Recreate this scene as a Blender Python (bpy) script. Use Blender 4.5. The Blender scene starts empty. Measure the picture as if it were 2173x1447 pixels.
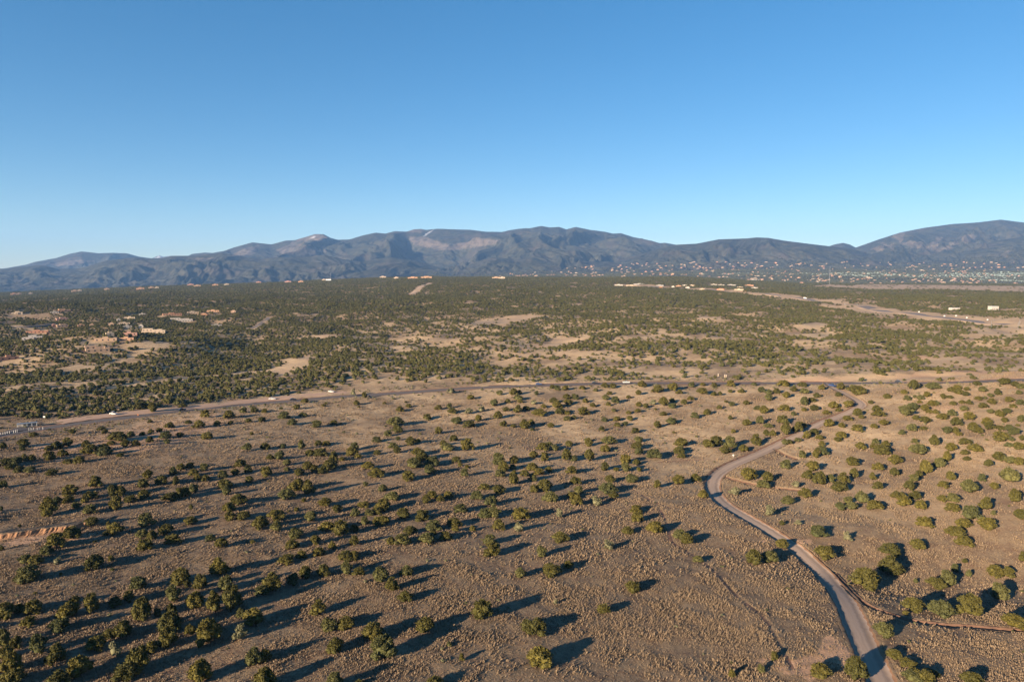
import bpy, math, random
import numpy as np
from mathutils import Vector, Matrix

# ---------------------------------------------------------------- camera, light, exposure
CAMZ = 84.0
PITCH = 5.8
F = 1449.0
sc = bpy.context.scene
COL = sc.collection
cd = bpy.data.cameras.new("camera"); cd.sensor_width = 36.0; cd.lens = 36.0*F/2173.0
cd.clip_start = 1.0; cd.clip_end = 60000.0
cam = bpy.data.objects.new("camera", cd); COL.objects.link(cam)
cam.location = (0, 0, CAMZ); cam.rotation_euler = (math.radians(90-PITCH), 0, 0)
sc.camera = cam
SUN_ELEV = 15.8
SUN_AZ = 225.0      # compass bearing of the sun, +y is north: behind the camera and to its left
W = bpy.data.worlds.new("World"); sc.world = W; W.use_nodes = True
wn = W.node_tree; wn.nodes.clear()
sky = wn.nodes.new("ShaderNodeTexSky"); sky.sky_type = 'NISHITA'; sky.sun_disc = False
sky.sun_elevation = math.radians(SUN_ELEV); sky.sun_rotation = math.radians(SUN_AZ)
sky.altitude = 2100; sky.air_density = 1.0; sky.dust_density = 0.0; sky.ozone_density = 2.4
bg = wn.nodes.new("ShaderNodeBackground"); bg.inputs[1].default_value = 0.071
wo = wn.nodes.new("ShaderNodeOutputWorld")
sg = wn.nodes.new('ShaderNodeGamma'); sg.inputs[1].default_value = 0.76; shs = wn.nodes.new('ShaderNodeHueSaturation'); shs.inputs['Saturation'].default_value = 1.46   # evens the sky out towards the sun and deepens its blue, all round alike
wn.links.new(sky.outputs[0], sg.inputs[0]); wn.links.new(sg.outputs[0], shs.inputs['Color']); wn.links.new(shs.outputs[0], bg.inputs[0]); wn.links.new(bg.outputs[0], wo.inputs[0])
sd = bpy.data.lights.new("sun", 'SUN'); sd.energy = 5.0; sd.angle = math.radians(0.53); sd.color = (1.0, 0.78, 0.56)
so = bpy.data.objects.new("sun", sd); COL.objects.link(so)
a = math.radians(SUN_AZ); e = math.radians(SUN_ELEV)
sdir = Vector((math.sin(a)*math.cos(e), math.cos(a)*math.cos(e), math.sin(e)))
so.rotation_euler = sdir.to_track_quat('Z', 'Y').to_euler()
vs = sc.view_settings; vs.view_transform = 'Standard'; vs.look = 'None'; vs.exposure = 1.66; vs.gamma = 1.0
vs.use_curve_mapping = False
sc.cycles.max_bounces = 4; sc.cycles.diffuse_bounces = 2; sc.cycles.glossy_bounces = 2
sc.cycles.volume_bounces = 0; sc.cycles.transparent_max_bounces = 4
HAZE_DENSITY = 3.0e-5

# ---------------------------------------------------------------- numeric helpers
def smooth(a, b, x):
    t = np.clip((np.asarray(x, float)-a)/(b-a), 0, 1); return t*t*(3-2*t)
_P = np.random.RandomState(7).permutation(512)
_G = np.random.RandomState(3).uniform(0, 2*np.pi, 512); _GX = np.cos(_G); _GY = np.sin(_G)
def perlin(x, y, seed=0):
    x = np.asarray(x, float)+seed*17.31; y = np.asarray(y, float)-seed*9.17
    xi = np.floor(x).astype(int); yi = np.floor(y).astype(int); xf = x-xi; yf = y-yi
    def g(i, j, dx, dy):
        h = _P[(_P[i & 511]+j) & 511]; return _GX[h]*dx+_GY[h]*dy
    u = xf*xf*xf*(xf*(xf*6-15)+10); v = yf*yf*yf*(yf*(yf*6-15)+10)
    n0 = g(xi, yi, xf, yf)*(1-u)+g(xi+1, yi, xf-1, yf)*u
    n1 = g(xi, yi+1, xf, yf-1)*(1-u)+g(xi+1, yi+1, xf-1, yf-1)*u
    return (n0*(1-v)+n1*v)*1.5
def fbm(x, y, o=4, seed=0, g=0.5):
    s = 0; amp = 1; f = 1; n = 0
    for k in range(o):
        s = s+amp*perlin(x*f, y*f, seed+k); n += amp; amp *= g; f *= 2.03
    return s/n*1.4
def ridged(x, y, o=4, seed=0):
    s = 0; amp = 1; f = 1; n = 0
    for k in range(o):
        s = s+amp*(1-np.abs(perlin(x*f, y*f, seed+k))*2); n += amp; amp *= 0.5; f *= 2.07
    return s/n
CP, SP = math.cos(math.radians(PITCH)), math.sin(math.radians(PITCH))
def proj(x, y, z):        # ground point -> place in the photograph (used to look up what the photo shows there)
    dz = z-CAMZ; fw = y*CP-dz*SP; up = y*SP+dz*CP
    fw = np.maximum(fw, 1.0)
    return 1086.5+F*x/fw, 723.5-F*up/fw
def in_poly(px, py, poly):
    px = np.asarray(px, float); py = np.asarray(py, float); r = np.zeros(px.shape, bool); n = len(poly)
    for i in range(n):
        x1, y1 = poly[i]; x2, y2 = poly[(i+1) % n]
        if y1 == y2: continue
        c = ((y1 > py) != (y2 > py)) & (px < (x2-x1)*(py-y1)/(y2-y1)+x1)
        r ^= c
    return r

# ---------------------------------------------------------------- terrain height
def crest(pts, R, colx):
    p = np.array(pts, float); return np.interp(colx, p[:, 0], 84-(p[:, 1]-576)/F*R/np.sqrt(1+((p[:, 0]-1086)/F)**2)*np.sqrt(1+((p[:, 0]-1086)/F)**2))
LAYERS = [  # crest as seen, distance ahead, front width, back width, spur strength, spur scale
 ([(-400,590),(0,572),(60,562),(80,556),(125,548),(155,539),(180,534),(215,538),(245,537),(275,538),(300,545),(330,549),(420,575),(600,640)], 14000, 4200, 2500, .9, 1500),
 ([(250,620),(318,551),(332,546),(343,541.5),(352,545),(362,543),(378,542.5),(395,546),(500,600)], 17500, 1500, 1200, .4, 900),
 ([(330,600),(395,548),(412,539),(440,536),(455,537),(480,533),(500,526),(540,515),(560,517),(580,519),(610,511),(630,510),(655,503),(672,498),(690,498),(705,506),(720,510),(745,509),(775,500),(800,495),(820,497),(840,492),(865,493),(880,488),(895,487),(905,489),(930,487),(960,488),(1000,489),(1030,493),(1065,494),(1080,490),(1100,487),(1123,486),(1147,481),(1165,484),(1185,483),(1200,488),(1220,483),(1250,489),(1280,493),(1298,497),(1315,496),(1340,504),(1380,512),(1397,517),(1407,516),(1430,520),(1450,524),(1600,550),(1800,600)], 13000, 4600, 2500, 1.0, 1500),
 ([(1640,600),(1750,524),(1765,519),(1782,516),(1795,519),(1812,527),(1880,570)], 12500, 1500, 1500, .4, 900),
 ([(1700,575),(1770,542),(1812,525),(1860,508),(1900,495),(1950,485),(2010,477),(2060,474),(2110,468),(2150,473),(2173,475),(2250,485),(2400,505),(2700,560)], 12000, 3600, 2500, .9, 1300),
 ([(-400,590),(0,573),(40,567),(90,563),(110,566),(140,575),(160,574),(200,562),(230,553),(270,549),(290,546),(320,549),(350,547),(370,543),(420,543),(450,540),(475,537),(500,541),(530,547),(560,550),(580,547),(620,545),(650,546),(689,541),(730,550),(770,556),(800,549),(830,546),(870,552),(900,558),(940,570),(980,600)], 9700, 2000, 900, 1.1, 800),
 ([(900,610),(950,583),(1000,560),(1040,546),(1070,548),(1090,552),(1130,546),(1170,552),(1200,549),(1250,556),(1290,555),(1340,566),(1420,580)], 9500, 1500, 700, 1.1, 700),
 ([(1180,600),(1300,556),(1363,538),(1400,527),(1433,520),(1475,518),(1520,509),(1550,508),(1580,507),(1600,505),(1625,506),(1660,512),(1700,517),(1750,523),(1800,528),(1840,540),(1880,552),(1950,566),(2050,600)], 10000, 1900, 1200, .9, 800),
 ([(1880,570),(1950,556),(2000,544),(2060,525),(2100,512),(2150,505),(2173,504),(2300,500),(2700,540)], 9800, 2000, 1200, .8, 800),
]
LP = [(np.array([q[0] for q in L[0]], float), 84-(np.array([q[1] for q in L[0]], float)-576)/F*L[1]) for L in LAYERS]
EDGE = np.array([(-800,640),(0,621),(200,612),(400,606),(600,598),(700,594),(900,588),(1450,588),(1600,596),(1700,601),(2173,603),(3000,605)], float)
PIED = np.array([(-800,-170),(0,-150),(500,-70),(900,-5),(1200,60),(1700,115),(3000,125)], float)
RIVER = None
def height(x, y, fine=True):
    x = np.asarray(x, float); y = np.asarray(y, float)
    d = np.maximum(y, 1.0); fwd = smooth(-50, 60, y)
    r = np.hypot(x, y); pc = 1086+F*np.clip(x/np.maximum(d, 40), -1.6, 1.6)
    big = fbm(x/640, y/640, 3, 5)*15*smooth(450, 1400, r)*(1-.55*smooth(2600, 4200, r))
    mid = fbm(x/170, y/170, 3, 11)*10.0*smooth(450, 850, r)*(1-.6*smooth(1800, 3600, r))
    z = big+mid+fbm(x/85, y/85, 3, 21)*1.5*smooth(60, 200, r)
    ez = 84-(np.interp(pc, EDGE[:, 0], EDGE[:, 1])-576)/F*4100
    ramp = smooth(1100, 4050, d); z = z*(1-.35*ramp)+ez*ramp
    # left side falls into a wooded valley in front of the mesa
    z = z-16*np.exp(-((x+330)/300)**2-((y-880)/330)**2)
    z = z+15*np.exp(-((x+470)/170)**2-((y-800)/110)**2)
    # hillside on the right that faces the low sun, and the trough at its foot
    z = z+19*smooth(105, 360, x-0.12*(y-250))*smooth(150, 235, y)*(1-smooth(430, 560, y))
    z = z-6.0*np.exp(-((x-150-0.35*(y-215))/70)**2-((y-205+0.02*x)/24)**2)
    # cutting above the paved road on the right
    z = z+5*smooth(505, 530, y-0.0*x)*(1-smooth(560, 680, y))*smooth(150, 330, x)
    # broad swell the camera hovers over: the near slope dips away from the sun
    z = z+(5.5-0.058*np.clip((x*0.7+y*0.7)-20, 0, 250))*(1-smooth(330, 640, r))
    # beyond the mesa edge: valley, town slope, mountains
    pz = np.interp(pc, PIED[:, 0], PIED[:, 1])
    low = np.minimum(pz, ez-25)-25
    far = low+(pz-low)*smooth(4900, 8600, d)+fbm(x/900, y/900, 4, 31)*22*smooth(5200, 6500, d)
    z = z+(far-z)*smooth(4150, 4750, d)
    if np.any(d > 6500):
        m = np.full(z.shape, -1e9)
        wx = x+fbm(x/1400, y/1400, 2, 41)*500; wy = y+fbm(x/1400, y/1400, 2, 43)*500
        for (L, (cx, cz)) in zip(LAYERS, LP):
            R, wf, wb, sa, ss = L[1:]
            c = np.interp(pc, cx, cz)
            t = np.where(d < R, (R-d)/wf, (d-R)/wb)
            rg = ridged(wx/ss, wy/(ss*1.9), 4, int(R/100)); k = np.clip(t, 0, 1)
            tt = np.clip(t-(rg-.45)*sa*1.15*k*(1-k)*1.6, 0, 1.4)
            s = np.where(tt < 1, (1-tt)**1.25, 0)
            base = np.minimum(far, c)
            h = base+(c-base)*s-np.where(t > 1, 400*(t-1), 0)
            h = h+(ridged(wx/(ss*.30), wy/(ss*.42), 5, 77)-.6)*0.34*(c-base)*k*(1-s)*2*np.clip(1.3-t, 0, 1)
            h = np.minimum(h, np.where(d < R, c+84*0+(c-84)*0, c))
            m = np.maximum(m, h)
        z = np.maximum(z, np.where(d > 6500, m, -1e9))
    if fine:
        n = 1-smooth(450, 1000, r)
        z = z+(fbm(x/7, y/7, 3, 51)*0.22+np.abs(fbm(x/2.3, y/2.3, 2, 57))*0.10)*n*smooth(60, 120, r)
    return z*fwd+(-2)*(1-fwd)
def cast(px, py, rmax=7400):
    px = np.atleast_1d(np.asarray(px, float)); py = np.atleast_1d(np.asarray(py, float))
    cx = (px-1086.5)/F; cy = -(py-723.5)/F
    dx = cx; dy = CP+cy*SP; dz = -SP+cy*CP
    ts = np.concatenate([np.linspace(60, 700, 330), np.geomspace(703, rmax, 420)])
    X = dx[:, None]*ts; Y = dy[:, None]*ts; Z = CAMZ+dz[:, None]*ts
    below = Z < height(X, Y, False)
    idx = np.where(below.any(1), below.argmax(1), len(ts)-1); idx = np.maximum(idx, 1)
    t1 = ts[idx]; t0 = ts[idx-1]
    for k in range(12):
        tm = (t0+t1)/2; b = CAMZ+dz*tm < height(dx*tm, dy*tm, False)
        t1 = np.where(b, tm, t1); t0 = np.where(b, t0, tm)
    return dx*t1, dy*t1, height(dx*t1, dy*t1), t1
def path_world(pts, step, smooth_n=3):
    p = np.array(pts, float); X, Y, Z, T = cast(p[:, 0], p[:, 1]); q = np.stack([X, Y], 1)
    for k in range(smooth_n):   # Chaikin
        a_ = q[:-1]*.75+q[1:]*.25; b_ = q[:-1]*.25+q[1:]*.75
        q = np.concatenate([q[:1], np.stack([a_, b_], 1).reshape(-1, 2), q[-1:]])
    s = np.concatenate([[0], np.cumsum(np.hypot(*np.diff(q, axis=0).T))])
    u = np.arange(0, s[-1], step); return np.stack([np.interp(u, s, q[:, 0]), np.interp(u, s, q[:, 1])], 1)

DIRT = [(1960,1620),(1905,1510),(1872,1447),(1850,1400),(1828,1350),(1807,1300),(1783,1255),(1748,1215),(1720,1190),(1686,1158),(1656,1140),(1627,1121),(1595,1103),(1560,1083),(1536,1068),(1520,1052),(1512,1036),(1512,1020),(1520,1006),(1538,993),(1570,978),(1605,964),(1645,945),(1700,920),(1740,897),(1790,879),(1822,865),(1830,856),(1815,845),(1795,835),(1775,825),(1765,819),(1757,812.5)]
PAVED = [(-260,958),(-60,932),(0,923),(60,913),(150,899),(230,889),(300,881),(400,869),(480,861),(560,854),(640,848),(720,841),(800,836),(900,829),(1000,822),(1100,818),(1200,815),(1300,813),(1400,812),(1500,812),(1600,812),(1700,812),(1760,812),(1850,812),(1950,812),(2050,810),(2173,806),(2350,800)]
HIGHWAY = [(1330,606),(1420,612),(1520,617),(1560,619),(1620,624),(1680,630),(1740,637),(1800,646),(1860,656),(1920,664),(1980,671),(2040,678),(2100,684),(2173,690),(2320,702)]
PULLOUT = [(118,896),(180,886.5),(240,880),(330,871.5),(420,863),(500,854),(560,847),(640,840),(700,835),(735,832)]
TRACK = [(912,601),(900,606),(888,614),(870,627)]
LANE = [(575,672),(556,685),(542,694),(530,700)]
LANE2 = [(-40,690),(30,697),(80,694),(140,688)]
DITCH1 = [(1768,1214),(1795,1242),(1812,1262),(1835,1280),(1860,1292),(1885,1302),(1920,1313),(1960,1320),(2010,1326),(2060,1328),(2110,1333),(2173,1338),(2260,1342)]
DITCH2 = [(1538,1011),(1555,1017),(1580,1023),(1605,1028),(1640,1034),(1670,1037),(1700,1040)]
DITCH3 = [(1642,952),(1655,960),(1672,968),(1690,973)]
TRAIL1 = [(1100,936),(1130,958),(1170,980),(1200,993),(1300,1015),(1350,1042),(1390,1066),(1425,1078)]
TRAIL2 = [(1398,1078),(1412,1100),(1419,1122),(1421,1140),(1428,1152),(1455,1168),(1475,1182),(1500,1198),(1525,1222),(1560,1262),(1590,1285),(1615,1305),(1635,1330),(1645,1355),(1660,1373),(1668,1392),(1682,1420)]
TRAIL3 = [(1380,982),(1440,976),(1500,974),(1545,972)]
class Line:
    def __init__(s, pts, step): s.p = path_world(pts, step); s.z = None
    def dist(s, X, Y, cap=60):
        X = np.asarray(X, float); Y = np.asarray(Y, float); out = np.full(X.shape, 1e9)
        lo = s.p.min(0)-cap; hi = s.p.max(0)+cap
        m = (X > lo[0]) & (X < hi[0]) & (Y > lo[1]) & (Y < hi[1]); xs = X[m]; ys = Y[m]; r = np.full(xs.shape, 1e9)
        P = s.p[::max(1, len(s.p)//260)]
        for i in range(len(P)-1):
            a_ = P[i]; d_ = P[i+1]-a_; L2 = d_@d_
            t = np.clip(((xs-a_[0])*d_[0]+(ys-a_[1])*d_[1])/L2, 0, 1)
            r = np.minimum(r, np.hypot(xs-a_[0]-t*d_[0], ys-a_[1]-t*d_[1]))
        out[m] = r; return out
dirt = Line(DIRT, 1.2); paved = Line(PAVED, 4.0); hiway = Line(HIGHWAY, 15.0); track = Line(TRACK, 15.0); pull = Line(PULLOUT, 4.0); lane = Line(LANE, 6); lane2 = Line(LANE2, 6)
ditches = [Line(p, 0.8) for p in (DITCH1, DITCH2, DITCH3)]
trails = [Line(p, 1.0) for p in (TRAIL1, TRAIL2, TRAIL3)]

# regions the photograph shows as bare, sandy or red ground (picture polygons looked up through proj)
BARE = [[(1715,608),(1760,603),(1800,606),(1840,603),(2000,605),(2173,607),(2600,609),(2600,626),(2173,620),(2000,615),(1860,615),(1800,612)],
 [(1010,680),(1060,674),(1100,669),(1165,670),(1120,679),(1060,689),(995,691)],
 [(625,716),(700,709),(730,713),(690,720)],
 [(215,822),(330,806),(450,796),(600,781),(640,782),(560,791),(430,803),(330,812),(240,825)],
 [(1080,751),(1180,747),(1300,744),(1290,750),(1200,756),(1090,757)],
 [(1675,690),(1740,683),(1765,691),(1700,702)],[(1480,671),(1530,673),(1528,679),(1470,676)],
 [(1740,643),(1800,652),(1900,662),(1895,672),(1850,668),(1800,660),(1745,652)],
 [(560,790),(640,760),(665,750),(655,775),(600,800)],
 [(2060,700),(2173,696),(2400,706),(2400,716),(2173,712),(2080,712)],
 [(1690,712),(1760,704),(1790,710),(1740,722)],[(1150,742),(1180,715),(1240,718),(1200,735)]]
REDP = [[(60,950),(200,925),(330,890),(420,880),(475,875),(465,905),(380,938),(250,962),(100,978)],
 [(1590,806),(1700,801),(1850,797),(2050,789),(2173,782),(2600,770),(2600,803),(2173,804),(1950,808),(1700,810)],
 [(1935,842),(1960,826),(1985,820),(1975,835),(1950,850)],[(120,896),(240,877),(420,862),(620,838),(740,829),(735,836),(560,850),(300,876),(160,894)],
 [(1985,862),(2020,858),(2060,868),(2005,880)],[(1630,1140),(1720,1140),(1720,1155),(1670,1160)],
 [(1700,1380),(1800,1350),(1810,1385),(1760,1430),(1690,1447),(1650,1400)],[(0,1128),(60,1128),(190,1115),(215,1125),(60,1152),(0,1156)],
 [(1095,735),(1160,729),(1175,735),(1110,741)],[(1900,760),(2000,752),(2080,760),(1960,768)]]
DG = {590:"9999999999999999999999", 612:"9999999999999999987788", 630:"9999999999999999766889", 645:"9999999999999999854888",
 660:"9999999999888888887588", 672:"9999998666555566656622", 684:"8899998665545555666631", 696:"7779999664555566666532",
 708:"7777899533556666666533", 720:"6778898523456665656654", 732:"6777788554455666666665", 744:"6766788544434456666664",
 756:"6665677555432456656542", 766:"7776667555556665444332", 776:"7786554555666664443222", 786:"8876556666655544443333",
 796:"8887655444443334433332", 805:"8888766433333333333332", 818:"8888877000000000000000", 838:"9999980000000000000000", 852:"9999900000000000000000", 862:"8889000000000000000000",
 872:"8880000000000000000000", 884:"7700000000000000000000", 895:"0000000000000000000000", 2000:"0000000000000000000000"}
_gy = np.array(sorted(DG), float); _gm = np.array([[int(c) for c in DG[k]] for k in sorted(DG)], float)
def density(px, py):
    u = np.clip((px-50)/100, 0, 20.999); i = u.astype(int); fu = u-i
    j = np.clip(np.searchsorted(_gy, py)-1, 0, len(_gy)-2); fv = np.clip((py-_gy[j])/(_gy[j+1]-_gy[j]), 0, 1)
    a_ = _gm[j, i]*(1-fu)+_gm[j, i+1]*fu; b_ = _gm[j+1, i]*(1-fu)+_gm[j+1, i+1]*fu
    return a_*(1-fv)+b_*fv
def masks(x, y, z):
    px, py = proj(x, y, z); jit = 1100/np.maximum(y, 50)
    jx = fbm(x/16, y/16, 3, 61)*5*jit; jy = fbm(x/16, y/16, 3, 63)*1.6*jit
    bare = np.zeros(x.shape); red = np.zeros(x.shape)
    for p in BARE: bare[in_poly(px+jx, py+jy, p)] = 1
    for p in REDP: red[in_poly(px+jx*2, py+jy*2, p)] = 1
    bare[(hiway.dist(x, y) < 46+12*fbm(x/40, y/40, 2, 3))] = 1
    bare[(track.dist(x, y) < 13)] = 1
    bare[y > 4200] *= 0
    return px, py, bare, red
# ---------------------------------------------------------------- materials
def mat(name, rough=0.9):
    m = bpy.data.materials.new(name); m.use_nodes = True; nt = m.node_tree
    b = nt.nodes['Principled BSDF']; b.inputs['Roughness'].default_value = rough
    b.inputs['Specular IOR Level'].default_value = 0.15
    return m, nt, b
def N(nt, t, **k):
    n = nt.nodes.new(t)
    for a_, v in k.items():
        if a_.startswith('i_'): n.inputs[int(a_[2:]) if a_[2:].isdigit() else a_[2:]].default_value = v
        else: setattr(n, a_, v)
    return n
def noise(nt, vec, scale, detail=4, rough=.55, dist=0.0):
    n = N(nt, 'ShaderNodeTexNoise'); n.inputs['Scale'].default_value = scale; n.inputs['Detail'].default_value = detail
    n.inputs['Roughness'].default_value = rough; n.inputs['Distortion'].default_value = dist
    nt.links.new(vec, n.inputs['Vector']); return n.outputs['Fac']
def ramp(nt, fac, stops):
    n = N(nt, 'ShaderNodeValToRGB'); r = n.color_ramp
    while len(r.elements) < len(stops): r.elements.new(0.5)
    for el, (p, c) in zip(r.elements, stops):
        el.position = p; el.color = c if len(c) == 4 else (*c, 1)
    nt.links.new(fac, n.inputs[0]); return n.outputs[0]
def mix(nt, f, a_, b_, mode='MIX'):
    n = N(nt, 'ShaderNodeMix', data_type='RGBA', blend_type=mode)
    for s, v in ((0, f), (6, a_), (7, b_)):
        if hasattr(v, 'links') or hasattr(v, 'is_linked'): nt.links.new(v, n.inputs[s])
        else: n.inputs[s].default_value = v if s == 0 else (*v, 1) if len(v) == 3 else v
    return n.outputs[2]
def math_(nt, op, a_, b_=None):
    n = N(nt, 'ShaderNodeMath', operation=op)
    for s, v in ((0, a_), (1, b_)):
        if v is None: continue
        if hasattr(v, 'is_linked'): nt.links.new(v, n.inputs[s])
        else: n.inputs[s].default_value = v
    return n.outputs[0]
def attr(nt, name): return N(nt, 'ShaderNodeAttribute', attribute_name=name).outputs['Fac']
def pos(nt): return N(nt, 'ShaderNodeNewGeometry').outputs['Position']
def scaled(nt, v, s):
    n = N(nt, 'ShaderNodeVectorMath', operation='MULTIPLY'); nt.links.new(v, n.inputs[0]); n.inputs[1].default_value = s
    return n.outputs[0]
def bump(nt, b, h, strength, dist):
    n = N(nt, 'ShaderNodeBump'); n.inputs['Strength'].default_value = strength; n.inputs['Distance'].default_value = dist
    nt.links.new(h, n.inputs['Height']); nt.links.new(n.outputs[0], b.inputs['Normal'])

def ground_mat():
    m, nt, b = mat('grassland_soil', .95); P = pos(nt)
    n1 = noise(nt, P, 0.035, 5, .6); n2 = noise(nt, P, 0.9, 3, .7); n3 = noise(nt, P, 0.16, 5, .65); n4 = noise(nt, P, 0.006, 4)
    soil = mix(nt, ramp(nt, n1, [(.38, (0,0,0)), (.62, (1,1,1))]), (.098,.060,.040), (.145,.092,.058))
    straw = mix(nt, n3, (.225,.160,.096), (.180,.134,.086))
    f = ramp(nt, math_(nt, 'ADD', math_(nt, 'MULTIPLY', n3, .55), math_(nt, 'MULTIPLY', n2, .55)), [(.42, (0,0,0)), (.62, (1,1,1))])
    c = mix(nt, f, soil, straw)
    grey = ramp(nt, n4, [(.45, (0,0,0)), (.65, (1,1,1))])
    c = mix(nt, math_(nt, 'MULTIPLY', grey, .35), c, (.124,.102,.074))
    c = mix(nt, math_(nt, 'MULTIPLY', attr(nt, 'bare'), .62), c, mix(nt, n3, (.40,.29,.19), (.33,.235,.155)))
    c = mix(nt, math_(nt, 'MULTIPLY', attr(nt, 'red'), .8), c, mix(nt, n3, (.42,.27,.175), (.33,.205,.13)))
    c = mix(nt, math_(nt, 'MULTIPLY', attr(nt, 'gold'), ramp(nt, n3, [(.3, (.45,.45,.45)), (.6, (1,1,1))])), c, mix(nt, n2, (.350,.255,.150), (.460,.340,.210)))
    spk = noise(nt, P, 0.028, 6, .75)
    fl = mix(nt, ramp(nt, spk, [(.45, (0,0,0)), (.58, (1,1,1))]), (.034,.032,.012), (.062,.055,.024))
    c = mix(nt, attr(nt, 'wood'), c, fl)
    nt.links.new(c, b.inputs['Base Color'])
    nn = noise(nt, P, 2.2, 3, .7)
    bump(nt, b, nn, 1.0, .30); return m
def mountain_mat():
    m, nt, b = mat('mountain_forest', .95); P = pos(nt)
    n1 = noise(nt, P, 0.0022, 6, .62); n2 = noise(nt, P, 0.012, 5, .7); n3 = noise(nt, scaled(nt, P, (.002,.001,.002)), 1, 5, .6)
    c = mix(nt, ramp(nt, n2, [(.35, (0,0,0)), (.65, (1,1,1))]), (.012,.016,.013), (.056,.053,.034))
    c = mix(nt, math_(nt, 'MULTIPLY', ramp(nt, n1, [(.52, (0,0,0)), (.68, (1,1,1))]), .5), c, (.070,.052,.044))
    pale = mix(nt, n3, (.155,.124,.102), (.112,.090,.074))
    pf = math_(nt, 'MULTIPLY', math_(nt, 'MULTIPLY', attr(nt, 'pale'), .75), ramp(nt, math_(nt, 'ADD', math_(nt,'MULTIPLY', n2, .6), math_(nt, 'MULTIPLY', n3, .5)), [(.40, (.093,.093,.093)), (.60, (1,1,1))]))
    c = mix(nt, pf, c, pale)
    c = mix(nt, attr(nt, 'snow'), c, (.27,.28,.30))
    nt.links.new(c, b.inputs['Base Color']); bump(nt, b, n2, .6, 25); return m
def leaf_mat(name, c1, c2, c3):
    m, nt, b = mat(name, .75)
    oi = N(nt, 'ShaderNodeObjectInfo'); P = N(nt, 'ShaderNodeTexCoord').outputs['Object']
    n = noise(nt, P, 3.0, 3, .6)
    c = mix(nt, oi.outputs['Random'], c1, c2); c = mix(nt, ramp(nt, n, [(.35, (0,0,0)), (.7, (1,1,1))]), c, c3)
    nt.links.new(c, b.inputs['Base Color']); return m
def plain(name, col, rough=.8, var=.12, scale=3.0, metal=0.0, spec=.3):
    m, nt, b = mat(name, rough); P = N(nt, 'ShaderNodeTexCoord').outputs['Object']
    n = noise(nt, P, scale, 4, .6)
    c = mix(nt, n, tuple(v*(1-var) for v in col), tuple(min(1, v*(1+var)) for v in col))
    nt.links.new(c, b.inputs['Base Color']); b.inputs['Metallic'].default_value = metal
    b.inputs['Specular IOR Level'].default_value = spec; return m
def road_mat(name, c1, c2, streak):
    m, nt, b = mat(name, .9); uv = N(nt, 'ShaderNodeUVMap').outputs[0]; P = pos(nt)
    w = scaled(nt, uv, (1.0, .03, 1)); s = noise(nt, w, streak, 3, .6); n = noise(nt, P, .8, 4, .65)
    c = mix(nt, math_(nt, 'ADD', math_(nt, 'MULTIPLY', math_(nt, 'SUBTRACT', s, .28), 1.6), math_(nt, 'MULTIPLY', n, .3)), c1, c2)
    # wheel tracks: two darker bands along the road
    sx = N(nt, 'ShaderNodeSeparateXYZ'); nt.links.new(uv, sx.inputs[0])
    band = math_(nt, 'ABSOLUTE', math_(nt, 'SUBTRACT', math_(nt, 'ABSOLUTE', math_(nt, 'SUBTRACT', sx.outputs[0], .5)), .22))
    tr = ramp(nt, band, [(.03, (1,1,1)), (.12, (0,0,0))])
    c = mix(nt, math_(nt, 'MULTIPLY', tr, .45), c, tuple(v*.62 for v in c1))
    nt.links.new(c, b.inputs['Base Color']); bump(nt, b, noise(nt, P, 3.0, 3, .6), .5, .04); return m
M = dict(ground=ground_mat(), mount=mountain_mat(),
 leaf=leaf_mat('juniper_foliage', (.054,.054,.015), (.122,.102,.022), (.044,.042,.011)),
 pine=leaf_mat('pinyon_foliage', (.060,.066,.024), (.108,.102,.034), (.048,.050,.018)),
 pale=leaf_mat('sage_foliage', (.14,.135,.07), (.17,.16,.09), (.09,.09,.05)),
 wood=leaf_mat('woodland_foliage', (.056,.054,.015), (.098,.088,.026), (.040,.041,.013)),
 bark=plain('juniper_bark', (.16,.12,.09)),
 dirt=road_mat('packed_dirt', (.240,.180,.137), (.345,.265,.208), 9.0),
 asphalt=road_mat('worn_asphalt', (.095,.084,.078), (.130,.115,.106), 7.0),
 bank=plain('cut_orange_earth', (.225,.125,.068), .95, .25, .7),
 shade_bank=plain('shaded_cut_earth', (.15,.085,.055), .95, .25, .7),  # same cut earth darkened: shade of road bank and ditches put into the colour
 trail=plain('trodden_red_soil', (.165,.093,.06), .95, .2, .7),
 straw=leaf_mat('dry_grass', (.275,.200,.122), (.20,.145,.094), (.16,.118,.078)),
 glass=plain('dark_window_glass', (.03,.035,.045), .15, .1, 3, 0, .5),
 metal=plain('galvanised_metal', (.25,.26,.27), .45, .1, 3, .6),
 white=plain('white_paint', (.54,.53,.51), .5, .05), black=plain('black_paint', (.02,.022,.028), .3, .1, 3, 0, .5),
 blue=plain('blue_paint', (.03,.06,.16), .3, .1, 3, 0, .5), rubber=plain('tyre_rubber', (.02,.02,.02), .9),
 lamp=plain('lamp_lens', (.6,.6,.55), .3), roofgrey=plain('flat_roof_gravel', (.36,.31,.27), .9, .15, .8),
 wooddoor=plain('brown_timber', (.12,.07,.045), .7), orange=plain('orange_plastic', (.75,.24,.05), .6),
 redroof=plain('red_tile_roof', (.42,.12,.07), .8, .15))
STUCCO = {n: plain(n+'_stucco', c, .95, .08, .4) for n, c in dict(tan=(.36,.25,.17), peach=(.41,.25,.155), pink=(.38,.225,.175),
   pale=(.40,.32,.235), white=(.38,.345,.30), grey=(.32,.30,.28), salmon=(.42,.22,.14), orange=(.36,.20,.12)).items()}

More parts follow.
